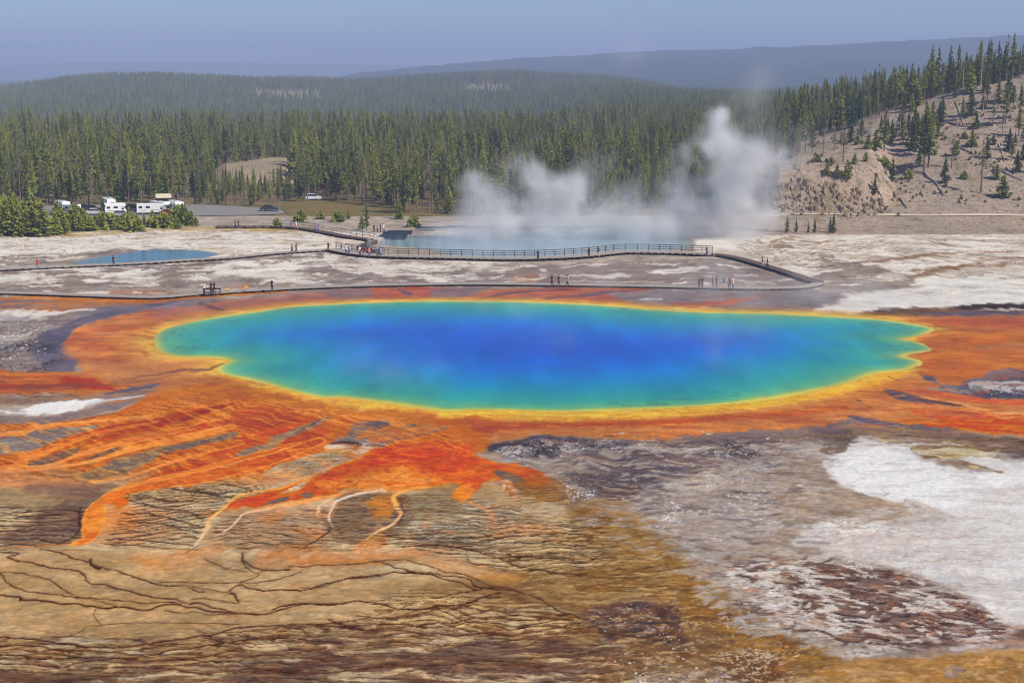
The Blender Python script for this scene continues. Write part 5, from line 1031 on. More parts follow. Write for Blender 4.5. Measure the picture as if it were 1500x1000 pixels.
def joined(cm, tm):
    v = [tuple(q.co) for q in cm.vertices] + [tuple(q.co) for q in tm.vertices]; n = len(cm.vertices)
    f = [tuple(p.vertices) for p in cm.polygons] + [tuple(i + n for i in p.vertices) for p in tm.polygons]
    me = bpy.data.meshes.new('whole_tree'); me.from_pydata(v, [], f); me.materials.append(cm.materials[0]); me.materials.append(tm.materials[0])
    mi = [0] * len(cm.polygons) + [1] * len(tm.polygons); me.polygons.foreach_set('material_index', mi)
    t = np.zeros(len(cm.vertices), np.float32); cm.attributes['tint'].data.foreach_get('value', t)
    a = me.attributes.new('tint', 'FLOAT', 'POINT'); a.data.foreach_set('value', np.concatenate([t, np.zeros(len(tm.vertices), np.float32)]))
    me.update(); return me
FK = [joined(a, b) for a, b, h in KINDS['pine']] + [joined(*KINDS['sparse'][0][:2]), joined(*KINDS['fir'][0][:2]), joined(*KINDS['sparse'][1][:2])]
instance_forest('forest', PTS, FK, 'dense lodgepole pine forest across the valley behind the basin')
# woods of the middle hill
HP = []
n = 26000; yy = rs.uniform(1250, 2330, n); uu = rs.uniform(-60, 1130, n)
xx = (uu - CXP) / FPX * yy; zz_ = mid_z(xx, yy)
pxx, pyy = to_px(xx, yy, zz_)
patch = ((np.abs(pxx - 425) < 50) & (np.abs(pyy - 145) < 9)) | ((np.abs(pxx - 715) < 34) & (np.abs(pyy - 137) < 8)) | ((np.abs(pxx - 150) < 34) & (np.abs(pyy - 142) < 3.5))
keep = ~(patch & (rs.random(n) < .85))
for a, b, c in zip(xx[keep], yy[keep], zz_[keep]): HP.append((a, b, c, rs.uniform(.75, 1.25), rs.random()))
BR = []
for i in range(620):
    u = rs.uniform(1140, 1520); v = rs.uniform(150, 318); q = hit_hill(u, v)
    if q is None or (1136 < u < 1290 and v > 262 and rs.random() < .8): continue
    if vnoise(np.array([q[0] / 9.]), np.array([q[1] / 9.]), 73)[0] < .42: continue
    BR.append((q[0], q[1], q[2] - .05, rs.uniform(.1, .32), rs.random()))
M_SCRUB = leaf_mat('dry_scrub', (112,104,70), (146,130,92))
SCR = [crown_mesh('scrub', 3.2, .1, 2.2, 60, 90 + i, M_SCRUB, leaf=.6, power=.5) for i in range(3)]
instance_forest('scrub', BR, SCR, 'dry low scrub dotted over the bare slope')
instance_forest('hill_woods', HP, FK[:4], 'blue green pine woods covering the middle distance hill')
# ---------------------------------------------------------------- rock face, logs and snags of the slope
def rock_mesh(seed):
    rs_ = np.random.default_rng(seed); bm = bmesh.new()
    for i in range(13):
        p = rs_.uniform(-.5, .5, 3); k = rs_.integers(3); p[k] = .5 * np.sign(p[k]); bm.verts.new(p)
    r = bmesh.ops.convex_hull(bm, input=bm.verts[:])
    bmesh.ops.delete(bm, geom=[v for v in bm.verts if not v.link_faces], context='VERTS')
    me = bpy.data.meshes.new('rock'); bm.to_mesh(me); bm.free(); return me
def rock_mat():
    g = NT('outcrop_rock'); oi = g.n('ShaderNodeObjectInfo'); co = g.n('ShaderNodeTexCoord').outputs['Object']
    c = g.ramp(oi.outputs['Random'], [(0, lin((160,138,114))), (.35, lin((178,152,122))), (.6, lin((142,128,116))), (.85, lin((188,168,142))), (1, lin((122,106,94)))])
    n = g.noise(2.2, 5, co, .7); c = g.mix(g.math('MULTIPLY', n.outputs[0], .55), c, lin((92,78,66)))
    bp = g.n('ShaderNodeBump', Strength=.8, Distance=.15); g.set(bp.inputs['Height'], n.outputs[0])
    b = g.bsdf(Base_Color=c, Roughness=.95, Normal=bp.outputs[0]); b.inputs['Specular IOR Level'].default_value = .05
    return g.m
M_ROCK = rock_mat(); ROCKS = [rock_mesh(300 + i) for i in range(7)]
for m_ in ROCKS: m_.materials.append(M_ROCK)
q0 = hit_hill(1215, 318)
outcrop = empty('rock_outcrop', q0); tag(outcrop, 'crumbling tan rock face of upright blocks at the left foot of the slope', 'rock face')
def put_rock(u, v, w, h, parent=None, lift=0.0):
    q = hit_hill(u, v)
    if q is None: return None
    o = link('rock', random.choice(ROCKS), parent)
    p = Vector(q) + Vector((0, 0, lift)); o.location = p - parent.location if parent is not None else p
    o.rotation_euler = (random.uniform(-.15, .15), random.uniform(-.12, .12), random.uniform(0, 6.28)); o.scale = (w, w * random.uniform(.8, 1.3), h)
    return o
for i in range(300):
    u = random.uniform(1136, 1292); f = (u - 1136) / 156
    top = np.interp(u, [1136, 1160, 1200, 1240, 1262, 1292], [276, 262, 268, 274, 282, 292]); bot = np.interp(u, [1136, 1180, 1250, 1292], [310, 316, 320, 316])
    v = random.uniform(top, bot); w = random.uniform(.4, 1.0)
    put_rock(u, v, w, w * random.uniform(1.4, 3.4), outcrop, -.1)
BOULD = []
for i, (u, v, w) in enumerate([(random.uniform(1150, 1500), random.uniform(200, 318), random.uniform(.35, .9)) for _ in range(40)] + [(random.uniform(1290, 1420), random.uniform(285, 318), random.uniform(.4, .8)) for _ in range(16)]):
    o = put_rock(u, v, w, w * .8)
    if o: o.name = 'boulder'; tag(o, 'small pale boulder lying on the bare right slope', 'boulder', 'boulders strewn on the right slope')
number_labels('boulders strewn on the right slope', 'of the small pale boulders strewn on the right slope')
def log(a, b, r, label):
    p, q = hit_hill(*a), hit_hill(*b)
    if p is None or q is None: return
    p, q = Vector(p), Vector(q); n = 5; pts = []
    for i in range(n + 1):
        c = p.lerp(q, i / n); c.z = max(c.z, float(hill_z(c.x, c.y))) + r * .7; pts.append(c - p)
    mb = MB().tube(pts, [r * (1 - .6 * i / n) for i in range(n + 1)], 7)
    root = empty('fallen_log', p); tag(root, label, 'log')
    mb.build('trunk', M_DEAD, root)
    for k in range(4):
        c = pts[1 + k % 4]; d = Vector((random.uniform(-1, 1), random.uniform(-1, 1), random.uniform(.4, 1))).normalized() * random.uniform(.5, 1.2)
        MB().tube([c, c + d], [.07, .02], 5).build('branch', M_DEAD, root)
for a, b, r, lab in (((1283,228),(1295,246),.22,'short fallen log leaning down the slope below the bush clump'), ((1388,180),(1412,187),.3,'pale fallen trunk high on the slope under the ridge'), ((1400,150),(1411,184),.24,'grey leaning dead trunk below the ridge trees'), ((1400,213),(1433,231),.24,'fallen log slanting across the slope middle'), ((1355,255),(1382,287),.3,'longest fallen log, lying below the largest slope pine'), ((1319,291),(1329,306),.26,'broken log low on the slope right of the rock face'), ((1463,213),(1471,238),.22,'steep fallen trunk at the right of the slope'), ((1460,207),(1474,200),.2,'small fallen trunk near the right edge of the slope'), ((1310,244),(1352,254),.2,'thin fallen trunk left of the largest slope pine'), ((1256,190),(1266,200),.25,'grey log on the ridge above the bush clump'), ((1466,250),(1498,266),.24,'fallen log low at the right edge of the slope'), ((1330,180),(1362,172),.25,'grey deadfall lying under the ridge pines')): log(a, b, r, lab)
def snag(u, yb, yt, label, Y=None):
    if Y: x = (u - CXP) / FPX * Y; q = (x, Y, float(hill_z(x, Y)))
    else: q = hit_hill(u, yb)
    if q is None: return
    h = EYE + (HOR - yt) / FPX * q[1] - q[2]
    root = empty('dead_tree', (q[0], q[1], q[2] - .1)); tag(root, label, 'dead tree')
    link('trunk', trunk_mesh('trunk', h, .16, int(u), M_DEAD, 0), root)
    for k in range(9):
        z = random.uniform(.35, .97) * h; az = random.uniform(0, 6.28); L = random.uniform(.5, 1.3)
        MB().tube([(0, 0, z), (math.cos(az) * L, math.sin(az) * L, z - random.uniform(-.1, .5))], [.05, .012], 4).build('branch', M_DEAD, root)
for a in ((1427,0,72,'bare grey snag standing on the skyline ridge',427), (1401,0,82,'thin bare snag left of the tall ridge snag',426), (1172,252,216,'grey dead tree at the left end of the rock face',None), (1168,248,222,'smaller dead tree leaning beside the rock face',None), (1250,182,150,'pale leaning snag among the left ridge pines',430), (1402,185,150,'bleached snag on the upper slope',None), (1440,168,128,'bleached snag below the high ridge group',None), (1318,200,160,'bleached snag below the ridge middle',None)): snag(a[0], a[1], a[2], a[3], a[4])

# ---------------------------------------------------------------- boardwalks
M_DECK = paint_mat('grey_planks', (162,152,142), .85, .14, 4.0, .1); M_DECKD = paint_mat('dark_planks', (98,82,76), .85, .15, 4.0, .1)
M_POST = paint_mat('dark_timber', (62,50,46), .9, .2, 4.0, .08); M_RAIL = paint_mat('rail_timber', (92,82,78), .85, .15, 4.0, .1); M_RAILP = paint_mat('pale_rail_timber', (176,168,160), .85, .12, 4.0, .1)
def path_pts(px, step, z=0.0):
    g = [Vector((*G(*q, z), 0)) for q in smooth_poly(px, False, 4)]
    out = [g[0]]; acc = 0.0
    for a, b in zip(g, g[1:]):
        d = (b - a).length
        while acc + d >= step:
            a = a.lerp(b, (step - acc) / d); out.append(a.copy()); d = (b - a).length; acc = 0.0
        acc += d
    return out
def boardwalk(px, label, w=2.2, top=.42, mat=None, sup=1.3, rail=None, rail_mat=None, rails=(.55, 1.05), sup_h=None):
    pts = path_pts(px, .65); root = empty('boardwalk', pts[0]); tag(root, label, 'boardwalk')
    o = pts[0]; v = []; f = []; nrm = []
    for i, p in enumerate(pts):
        t = (pts[min(i + 1, len(pts) - 1)] - pts[max(i - 1, 0)]).normalized(); n = Vector((-t.y, t.x, 0)); nrm.append(n)
        for s_ in (-1, 1):
            for z in (top - .09, top): v.append(p + n * (s_ * w / 2) + Vector((0, 0, z)) - o)
    for i in range(len(pts) - 1):
        a, b = 4 * i, 4 * i + 4
        f += [(a + 1, b + 1, b + 3, a + 3), (a, a + 2, b + 2, b), (a, b, b + 1, a + 1), (a + 2, a + 3, b + 3, b + 2)]
    f += [(0, 1, 3, 2), (4 * (len(pts) - 1), 4 * (len(pts) - 1) + 2, 4 * (len(pts) - 1) + 3, 4 * (len(pts) - 1) + 1)]
    link('deck', mesh('deck', v, f, mat or M_DECK), root)
    bm_ = MB().box((0, 0, 0), (.34, w * .96, 1.0)).mesh('support', M_POST); k = max(1, round(sup / .65)); hz = top - .09
    for i in range(0, len(pts), k):
        s_ = link('support', bm_, root, pts[i] - o + Vector((0, 0, hz / 2 - .06)), (0, 0, math.atan2(nrm[i].y, nrm[i].x) - math.pi / 2)); s_.scale = (1, 1, hz + .1)
    for s_ in (rail or ()):
        rm = rail_mat or M_RAIL; pm = MB().box((0, 0, .55), (.11, .11, 1.12)).mesh('post', rm); kk = 3
        top_pts = []
        for i in range(0, len(pts), kk):
            b = pts[i] - o + nrm[i] * (s_ * (w / 2 - .08)) + Vector((0, 0, top)); link('post', pm, root, b, (0, 0, math.atan2(nrm[i].y, nrm[i].x))); top_pts.append(b)
        for hh in rails:
            mb = MB()
            for a, b in zip(top_pts, top_pts[1:]): mb.bar(a + Vector((0, 0, hh)), b + Vector((0, 0, hh)), .06, .11)
            mb.build('rail', rm, root)
    return root
BW_A = [(-50,430),(40,432),(110,434.5),(200,437.5),(240,437),(290,433),(400,426),(500,421.5),(600,419),(700,418),(800,419),(900,420.5),(1000,422.5),(1100,424.5),(1165,423.5),(1192,420),(1200,416)]
BW_B = [(1200,416.5),(1186,413),(1150,401),(1110,389),(1075,379.5),(1045,375)]
BW_C = [(484,368),(520,374.5),(560,378),(640,380),(740,382),(800,381),(850,378.5),(890,374.5),(920,372),(980,373),(1022,374.5),(1045,375)]
BW_D = [(-50,399),(0,397),(60,394),(130,391),(200,388),(280,383),(340,379.5),(400,373.5),(440,370.5),(484,368)]
BW_E = [(318,334),(400,334),(440,336.5),(470,341.5),(510,349),(540,353),(546,357),(532,362),(540,369),(560,377)]
boardwalk(BW_A, 'long low plank boardwalk along the far shore of the great spring', 1.9, .36, sup=1.3)
boardwalk(BW_D, 'low boardwalk crossing the white flat past the small teal pool', 1.8, .42, sup=1.3)
boardwalk(BW_C, 'railed boardwalk along the steaming crater', 2.6, .55, sup=1.3, rail=(1,), rails=(.35, .72, 1.1))
boardwalk(BW_B, 'dark boardwalk ramp slanting down to the right corner', 1.9, .45, M_DECKD, sup=1.95)
boardwalk(BW_E, 'boardwalk curving round the left end of the crater', 1.9, .42, M_DECKD, sup=1.95, rail=(1,), rails=(.55, 1.05), rail_mat=M_RAILP)
# bench by the lower boardwalk
def bench(px, py, label):
    x, y = G(px, py, .36); r = empty('bench', (x, y, .36), .05); tag(r, label, 'bench')
    MB().box((0, 0, .45), (2.6, .45, .07)).build('seat', M_POST, r); MB().box((0, .2, .82), (2.6, .06, .22)).build('backrest', M_POST, r)
    for s_ in (-1, 0, 1):
        mb = MB(); mb.bar((s_ * 1.15, -.18, 0), (s_ * 1.15, -.18, .42), .09); mb.bar((s_ * 1.15, .2, 0), (s_ * 1.15, .2, .92), .09); mb.build('leg', M_POST, r)
bench(311, 431.3, 'dark bench on the lower boardwalk beside two visitors')
def signpost(px, py, z, label):
    x, y = G(px, py, z); r = empty('sign_post', (x, y, z), 0, .7); tag(r, label, 'sign')
    m = paint_mat('tan_sign', (206,160,96), .6, .08, 3, .2)
    mb = MB().bar((-.25, 0, 0), (-.25, 0, .8), .07); mb.build('post', m, r); MB().bar((.25, 0, 0), (.25, 0, .8), .07).build('post', m, r)
    MB().add([(-.42, -.25, .74), (.42, -.25, .74), (.42, .2, 1.12), (-.42, .2, 1.12), (-.42, -.22, .68), (.42, -.22, .68), (.42, .23, 1.06), (-.42, .23, 1.06)], [(0, 1, 2, 3), (7, 6, 5, 4), (0, 4, 5, 1), (1, 5, 6, 2), (2, 6, 7, 3), (3, 7, 4, 0)]).build('panel', m, r)
signpost(361, 426.5, .36, 'small tan sign panel on the lower boardwalk right of the bench'); signpost(333, 429.6, .36, 'small tan sign panel nearest the bench')

# ---------------------------------------------------------------- people
M_SKIN = paint_mat('skin', (206,160,132), .6, .06, 6, .25); HAIRC = {'dark': (44,34,30), 'brown': (92,66,44), 'blond': (186,152,98), 'grey': (150,146,142)}
def skin_mesh(verts, edges, rad, root=0, sub=1):
    me = bpy.data.meshes.new('tmp'); me.from_pydata(verts, edges, []); ob = bpy.data.objects.new('tmp', me); COL.objects.link(ob)
    md = ob.modifiers.new('skin', 'SKIN'); md.use_smooth_shade = True
    for i, r in enumerate(rad):
        sv = me.skin_vertices[0].data[i]; sv.radius = r if isinstance(r, tuple) else (r, r); sv.use_root = (i == root)
    ob.modifiers.new('sub', 'SUBSURF').levels = sub
    bpy.context.view_layer.update(); dg = bpy.context.evaluated_depsgraph_get()
    out = bpy.data.meshes.new_from_object(ob.evaluated_get(dg)); bpy.data.objects.remove(ob); return out
def pose_joints(p):
    J = {'pelvis': (0, 0, .94), 'waist': (0, 0, 1.10), 'chest': (0, .01, 1.30), 'neckb': (0, .01, 1.45), 'neck': (0, 0, 1.52), 'head': (0, -.015, 1.62), 'top': (0, 0, 1.71)}
    for s_, n in ((-1, 'l'), (1, 'r')):
        J['sh' + n] = (s_ * .17, .01, 1.41); J['hip' + n] = (s_ * .09, 0, .90)
        st = {'walk': s_ * .22, 'stand': 0, 'photo': 0, 'hips': s_ * .03}[p]
        J['kn' + n] = (s_ * .10, -.5 * st - .02, .50); J['an' + n] = (s_ * .11, -1.15 * st + .04 * (p == 'walk'), .085 + (.05 if p == 'walk' and s_ < 0 else 0)); J['toe' + n] = (s_ * .13, J['an' + n][1] - .15, .04)
        if p == 'photo': J['el' + n] = (s_ * .24, -.14, 1.17); J['wr' + n] = (s_ * .08, -.30, 1.42); J['ha' + n] = (s_ * .06, -.33, 1.49)
        elif p == 'hips': J['el' + n] = (s_ * .36, .10, 1.16); J['wr' + n] = (s_ * .18, -.02, 1.02); J['ha' + n] = (s_ * .14, -.06, .99)
        elif p == 'walk': J['el' + n] = (s_ * .23, s_ * .10, 1.15); J['wr' + n] = (s_ * .22, s_ * .22 - .08, .94); J['ha' + n] = (s_ * .21, s_ * .25 - .11, .87)
        else: J['el' + n] = (s_ * .23, .03, 1.14); J['wr' + n] = (s_ * .25, -.04, .90); J['ha' + n] = (s_ * .245, -.06, .82)
    return J
def chain(J, names, pairs, rads):
    ix = {n: i for i, n in enumerate(names)}
    return [J[n] for n in names], [(ix[a], ix[b]) for a, b in pairs], [rads[n] for n in names]
def person_parts(p):
    J = pose_joints(p)
    nm = ['pelvis', 'waist', 'chest', 'neckb', 'neck', 'head', 'top']; pr = list(zip(nm, nm[1:]))
    rd = {'pelvis': (.13, .10), 'waist': (.125, .09), 'chest': (.15, .105), 'neckb': (.075, .065), 'neck': (.052, .055), 'head': (.078, .098), 'top': (.05, .06)}
    for n in 'lr':
        nm += ['sh' + n, 'el' + n, 'wr' + n, 'ha' + n, 'hip' + n, 'kn' + n, 'an' + n, 'toe' + n]
        pr += [('neckb', 'sh' + n), ('sh' + n, 'el' + n), ('el' + n, 'wr' + n), ('wr' + n, 'ha' + n), ('pelvis', 'hip' + n), ('hip' + n, 'kn' + n), ('kn' + n, 'an' + n), ('an' + n, 'toe' + n)]
        rd.update({'sh' + n: .055, 'el' + n: .04, 'wr' + n: .027, 'ha' + n: (.038, .02), 'hip' + n: .085, 'kn' + n: .056, 'an' + n: .038, 'toe' + n: (.042, .028)})
    body = skin_mesh(*chain(J, nm, pr, rd)); bm = bmesh.new(); bm.from_mesh(body)
    extra = MB()
    for s_, n in ((-1, 'l'), (1, 'r')):                    # fingers and thumb rooted in the palm
        w, h = Vector(J['wr' + n]), Vector(J['ha' + n]); d = (h - w).normalized(); sd = Vector((0, 1, 0)).cross(d).cross(d).normalized(); sd = sd if sd.length > .1 else Vector((0, 1, 0))
        side = d.cross(Vector((1, 0, 0))).normalized(); inn = side.cross(d)
        for k, L in enumerate((.072, .08, .074, .058)):
            a = h + side * (.018 * (k - 1.5)); extra.tube([a - d * .01, a + d * L * .5 + inn * .004, a + d * L + inn * (-s_) * .02], [.009, .0085, .006], 5)
        a = w + d * .03 + side * -.03; extra.tube([a, a + d * .03 - side * .022, a + d * .06 - side * .028], [.011, .01, .007], 5)
    hd = Vector(J['head']); extra.tube([hd + Vector((0, -.085, .02)), hd + Vector((0, -.115, -.012))], [.008, .016], 5)
    for s_ in (-1, 1): extra.tube([hd + Vector((s_ * .072, 0, -.025)), hd + Vector((s_ * .082, .008, .02))], [.014, .02], 5)
    em = extra.mesh('x'); bm.from_mesh(em); me = bpy.data.meshes.new('body'); bm.to_mesh(me); bm.free(); me.materials.append(M_SKIN)
    up = lambda r, k: {a: (tuple(q * k + .012 for q in b) if isinstance(b, tuple) else b * k + .012) for a, b in r.items()}
    r2 = up(rd, 1.06); r2['elm'] = .055
    K = dict(J)
    for n in 'lr': K['slv' + n] = tuple(np.array(J['sh' + n]) * .25 + np.array(J['el' + n]) * .75); r2['slv' + n] = .052
    K['hem'] = (0, 0, .88); r2['hem'] = (.145, .115); K['col'] = (0, .008, 1.455); r2['col'] = (.075, .07); r2['neckb'] = (.09, .08)
    sn = ['hem', 'pelvis', 'waist', 'chest', 'neckb']; sp = list(zip(sn, sn[1:]))
    for n in 'lr': sn += ['sh' + n, 'slv' + n]; sp += [('neckb', 'sh' + n), ('sh' + n, 'slv' + n)]
    shirt = skin_mesh(*chain(K, sn, sp, r2), root=1)
    K['pel2'] = (0, 0, .97); r2['pel2'] = (.14, .11); tn = ['pel2', 'pelvis']; tp = [('pel2', 'pelvis')]; ts = ['pel2', 'pelvis']; tsp = [('pel2', 'pelvis')]
    for n in 'lr':
        K['cuf' + n] = tuple(np.array(J['an' + n]) * .9 + np.array(J['kn' + n]) * .1); r2['cuf' + n] = .055; K['sho' + n] = tuple(np.array(J['kn' + n]) * .85 + np.array(J['hip' + n]) * .15); r2['sho' + n] = .085
        tn += ['hip' + n, 'kn' + n, 'cuf' + n]; tp += [('pelvis', 'hip' + n), ('hip' + n, 'kn' + n), ('kn' + n, 'cuf' + n)]
        ts += ['hip' + n, 'sho' + n]; tsp += [('pelvis', 'hip' + n), ('hip' + n, 'sho' + n)]
    trousers = skin_mesh(*chain(K, tn, tp, r2), root=1); shorts = skin_mesh(*chain(K, ts, tsp, r2), root=1)
    def dome(rx, ry, rz, c, lo=-.2, brim=0.0):
        b = MB(); rings = []; n = 10
        for t in np.linspace(lo, 1, 6):
            rr = math.sqrt(max(0, 1 - t * t)) if t > 0 else 1.0
            rings.append([(c[0] + rx * rr * math.cos(a), c[1] + ry * rr * math.sin(a), c[2] + rz * t) for a in np.linspace(0, 2 * math.pi, n, endpoint=False)])
        v = [q for r_ in rings for q in r_]; f = [(i * n + k, i * n + (k + 1) % n, (i + 1) * n + (k + 1) % n, (i + 1) * n + k) for i in range(5) for k in range(n)] + [tuple(range(n))[::-1]]
        b.add(v, f)
        if brim:
            b.add([(c[0] + brim * math.cos(a) * .9, c[1] - .03 + brim * math.sin(a), c[2]) for a in np.linspace(0, 2 * math.pi, n, endpoint=False)] + [(c[0] + brim * math.cos(a) * .9, c[1] - .03 + brim * math.sin(a), c[2] + .015) for a in np.linspace(0, 2 * math.pi, n, endpoint=False)], [tuple(range(n))[::-1], tuple(range(n, 2 * n))] + [(k, (k + 1) % n, n + (k + 1) % n, n + k) for k in range(n)])
        return b.mesh('hair', None, True)
    hair = dome(.092, .108, .10, (0, .012, 1.645), -.55); hat = dome(.098, .112, .105, (0, .0, 1.66), -.1, .15)
    shoes = MB()
    for n in 'lr':
        a = Vector(J['an' + n]); t = Vector(J['toe' + n]); shoes.tube([a + Vector((0, .05, -.03)), a + Vector((0, -.02, -.025)), t + Vector((0, .02, .005)), t + Vector((0, -.05, 0))], [.045, .055, .05, .028], 7)
    return dict(body=me, shirt=shirt, trousers=trousers, shorts=shorts, hair=hair, hat=hat, shoes=shoes.mesh('shoes'))
POSES = {p: person_parts(p) for p in ('stand', 'walk', 'photo', 'hips')}
def cloth(c): return paint_mat('cloth_%d_%d_%d' % c, c, .85, .1, 8, .1)
_pc = {}
def coloured(me, m):
    k = (me.name, m.name)
    if k not in _pc: q = me.copy(); q.materials.clear(); q.materials.append(m); _pc[k] = q
    return _pc[k]
BLK, WHT, RDC, BLU, NAV, GRY, PUR, TNC, GRN, PNK, MAR = (34,34,38), (232,230,226), (184,44,36), (72,96,150), (40,46,74), (110,112,116), (112,84,150), (178,152,116), (96,112,84), (208,120,140), (110,38,36)
def person(px, py, z, pose, top, bot, label, hd='dark', shorts=False, hat=None, face=0.0, h=1.84):
    x, y = G(px, py, z); r = empty('person', (x, y, z), face); s_ = h / 1.74; r.scale = (s_,) * 3; P = POSES[pose]; tag(r, label, 'person', None)
    link('body', P['body'], r); link('shirt', coloured(P['shirt'], cloth(top)), r)
    link('shorts' if shorts else 'trousers', coloured(P['shorts' if shorts else 'trousers'], cloth(bot)), r); link('shoes', coloured(P['shoes'], cloth((70,60,56))), r)
    if hat: link('hat', coloured(P['hat'], cloth(hat)), r)
    else: link('hair', coloured(P['hair'], paint_mat('hair_' + hd, HAIRC[hd], .7, .1, 10, .2)), r)
A_, D_, C_, E_, B_ = .36, .42, .55, .42, .5
person(299, 430.6, A_, 'photo', WHT, BLK, 'person in white shirt and black trousers beside the bench, leftmost on the lower boardwalk', face=.6)
person(309.5, 430, A_, 'stand', MAR, BLK, 'person in dark red top and black trousers by the bench', face=-.4); person(314, 430, A_, 'hips', BLK, (90,40,34), 'person in black top with rust brown trousers by the bench', face=.8)
person(398.5, 426, A_, 'stand', NAV, BLK, 'person with white cap in dark clothes alone on the lower boardwalk', hat=WHT, h=1.8)
person(808.5, 419, A_, 'walk', BLK, BLK, 'person all in black, leftmost of the three walkers behind the spring', face=-1.3); person(818.5, 419.3, A_, 'walk', MAR, (70,50,50), 'person in dark red, middle of the three walkers behind the spring', face=-1.4); person(831, 419.6, A_, 'walk', WHT, BLK, 'person in white top and black trousers, rightmost of the three walkers', face=-1.2)
person(1024, 422.8, A_, 'photo', (58,58,66), (84,88,100), 'person in charcoal top, leftmost of the group in the thin steam', face=.2); person(1028.5, 422.6, A_, 'stand', BLK, (96,100,110), 'person in black top beside the charcoal one in the steam', face=-.2)
person(1044, 423, A_, 'stand', GRN, GRY, 'person in green grey top in the middle of the steam group', face=.4); person(1049.5, 422.6, A_, 'stand', GRY, (90,96,110), 'person in grey top behind the green one in the steam', face=-.7)
person(1060, 423, A_, 'hips', BLU, WHT, 'person in blue top and white shorts in the steam group', shorts=True, face=.3); person(1068.5, 423, A_, 'stand', RDC, NAV, 'person in red top in the steam group', face=-.3); person(1073.5, 423.2, A_, 'stand', (214,190,190), (120,110,130), 'person in pale pink top, rightmost of the steam group', face=.9, hd='blond')
person(55, 394.3, D_, 'stand', RDC, (150,140,130), 'person in red shirt alone on the left boardwalk', hd='brown', face=.5); person(166.5, 389.6, D_, 'stand', BLK, NAV, 'person in black standing before the small teal pool', face=3.0)
person(344, 379, D_, 'walk', WHT, (190,186,180), 'person in white walking right of the small pool', hd='blond', face=1.3); person(428, 371.3, D_, 'walk', BLK, BLK, 'left one of the two dark walkers nearing the crater boardwalk', face=-1.4); person(434, 371, D_, 'walk', (60,54,50), (80,66,54), 'right one of the two dark walkers nearing the crater boardwalk', face=-1.3)
person(481, 368.6, C_, 'stand', BLK, BLK, 'person in black at the left end of the crater railing', face=.4)
person(507, 372.2, C_, 'photo', WHT, BLU, 'person in white shirt and blue trousers at the left of the railing group', face=2.9); person(511, 372.8, C_, 'stand', (176,196,222), (70,80,110), 'person in light blue shirt next to the white shirted one', face=2.2)
person(527, 375.4, C_, 'stand', WHT, NAV, 'person in white cap and white shirt in the railing group', hat=WHT, face=.5); person(535, 376, C_, 'hips', RDC, WHT, 'person in red top and white trousers in the railing group', face=-.4); person(541, 376.4, C_, 'stand', (206,120,96), BLU, 'person in salmon top in the railing group', hd='brown', face=.8); person(531.5, 375.8, C_, 'stand', (60,64,90), TNC, 'person in dark blue top and tan trousers in the railing group', face=1.8)
person(553, 377.4, C_, 'stand', BLU, NAV, 'person in blue with white hat, right of the railing group', hat=WHT, face=.4); person(557.5, 377.6, C_, 'stand', (150,170,206), GRY, 'person in pale blue top, rightmost of the railing group', hd='grey', face=-.6)
person(788, 381.3, C_, 'hips', NAV, BLK, 'person in navy alone at the middle of the crater railing', face=3.1)
person(862.5, 377.8, C_, 'stand', BLK, (70,66,70), 'left one of the two visitors at the bend of the crater railing', face=2.7); person(877, 376.4, C_, 'photo', (84,84,90), WHT, 'person in grey top and white shorts at the bend of the railing', shorts=True, face=3.0)
person(1035, 375, C_, 'stand', (74,82,92), BLK, 'person in slate grey where the railing ends at the right', face=.6)
person(1117, 391.6, B_, 'walk', PUR, WHT, 'person in purple top on the dark ramp', shorts=True, face=1.4); person(1124, 393.8, B_, 'walk', (70,44,50), BLK, 'person in dark maroon on the dark ramp', face=1.3)
person(345, 334.3, E_, 'walk', BLK, NAV, 'left one of two dark figures on the far left walkway', face=-1.2); person(349.5, 334.3, E_, 'stand', (64,50,70), BLK, 'right one of two dark figures on the far left walkway', face=.4)
person(434, 336.3, E_, 'walk', WHT, PNK, 'person in white top and pink trousers on the upper walkway', hd='blond', face=1.2); person(462, 340.3, E_, 'walk', PUR, (90,70,120), 'person in purple on the upper walkway', face=1.0); person(466.5, 341.2, E_, 'walk', (70,86,190), BLU, 'person in bright blue on the upper walkway', face=1.0)
for k, (u, c, b, t_) in enumerate(((548, BLK, GRY, 'black top, leftmost'), (553, (120,124,134), NAV, 'grey top, second'), (557.5, (54,58,74), GRY, 'dark blue top, third'), (562, WHT, BLK, 'white top, rightmost'))): person(u, 341 - k * .3, -.06, ('stand', 'hips', 'stand', 'walk')[k], c, b, 'person in %s of the four by the lone pine' % t_, face=k * 1.1)

# ---------------------------------------------------------------- vehicles in the car park
M_WHITE = paint_mat('camper_white', (236,236,234), .35, .03, 2, .5); M_GLASS = paint_mat('tinted_glass', (34,40,48), .1, .05, 1, .6); M_TYRE = paint_mat('tyre_rubber', (34,34,36), .8, .1, 4, .2); M_HUB = paint_mat('wheel_metal', (170,172,176), .35, .05, 3, .5); M_TRIM = paint_mat('grey_trim', (120,124,130), .5, .06, 3, .4); M_LAMP = paint_mat('lamp_glass', (232,228,210), .15, .04, 3, .6); M_RLAMP = paint_mat('rear_lamp', (170,30,26), .2, .04, 3, .6)
def wheel(parent, x, y, r, w=.24):
    o = empty('wheel', (x, y, r)); o.parent = parent
    s_ = 1 if y > 0 else -1
    MB().tube([(0, -w / 2, 0), (0, w / 2, 0)], r, 14).build('tyre', M_TYRE, o); MB().tube([(0, s_ * (w / 2 - .02), 0), (0, s_ * (w / 2 + .02), 0)], r * .6, 10).build('rim', M_HUB, o)
def bevel_body(o, w=.08, seg=2):
    md = o.modifiers.new('bevel', 'BEVEL'); md.width = w; md.segments = seg; md.limit_method = 'ANGLE'
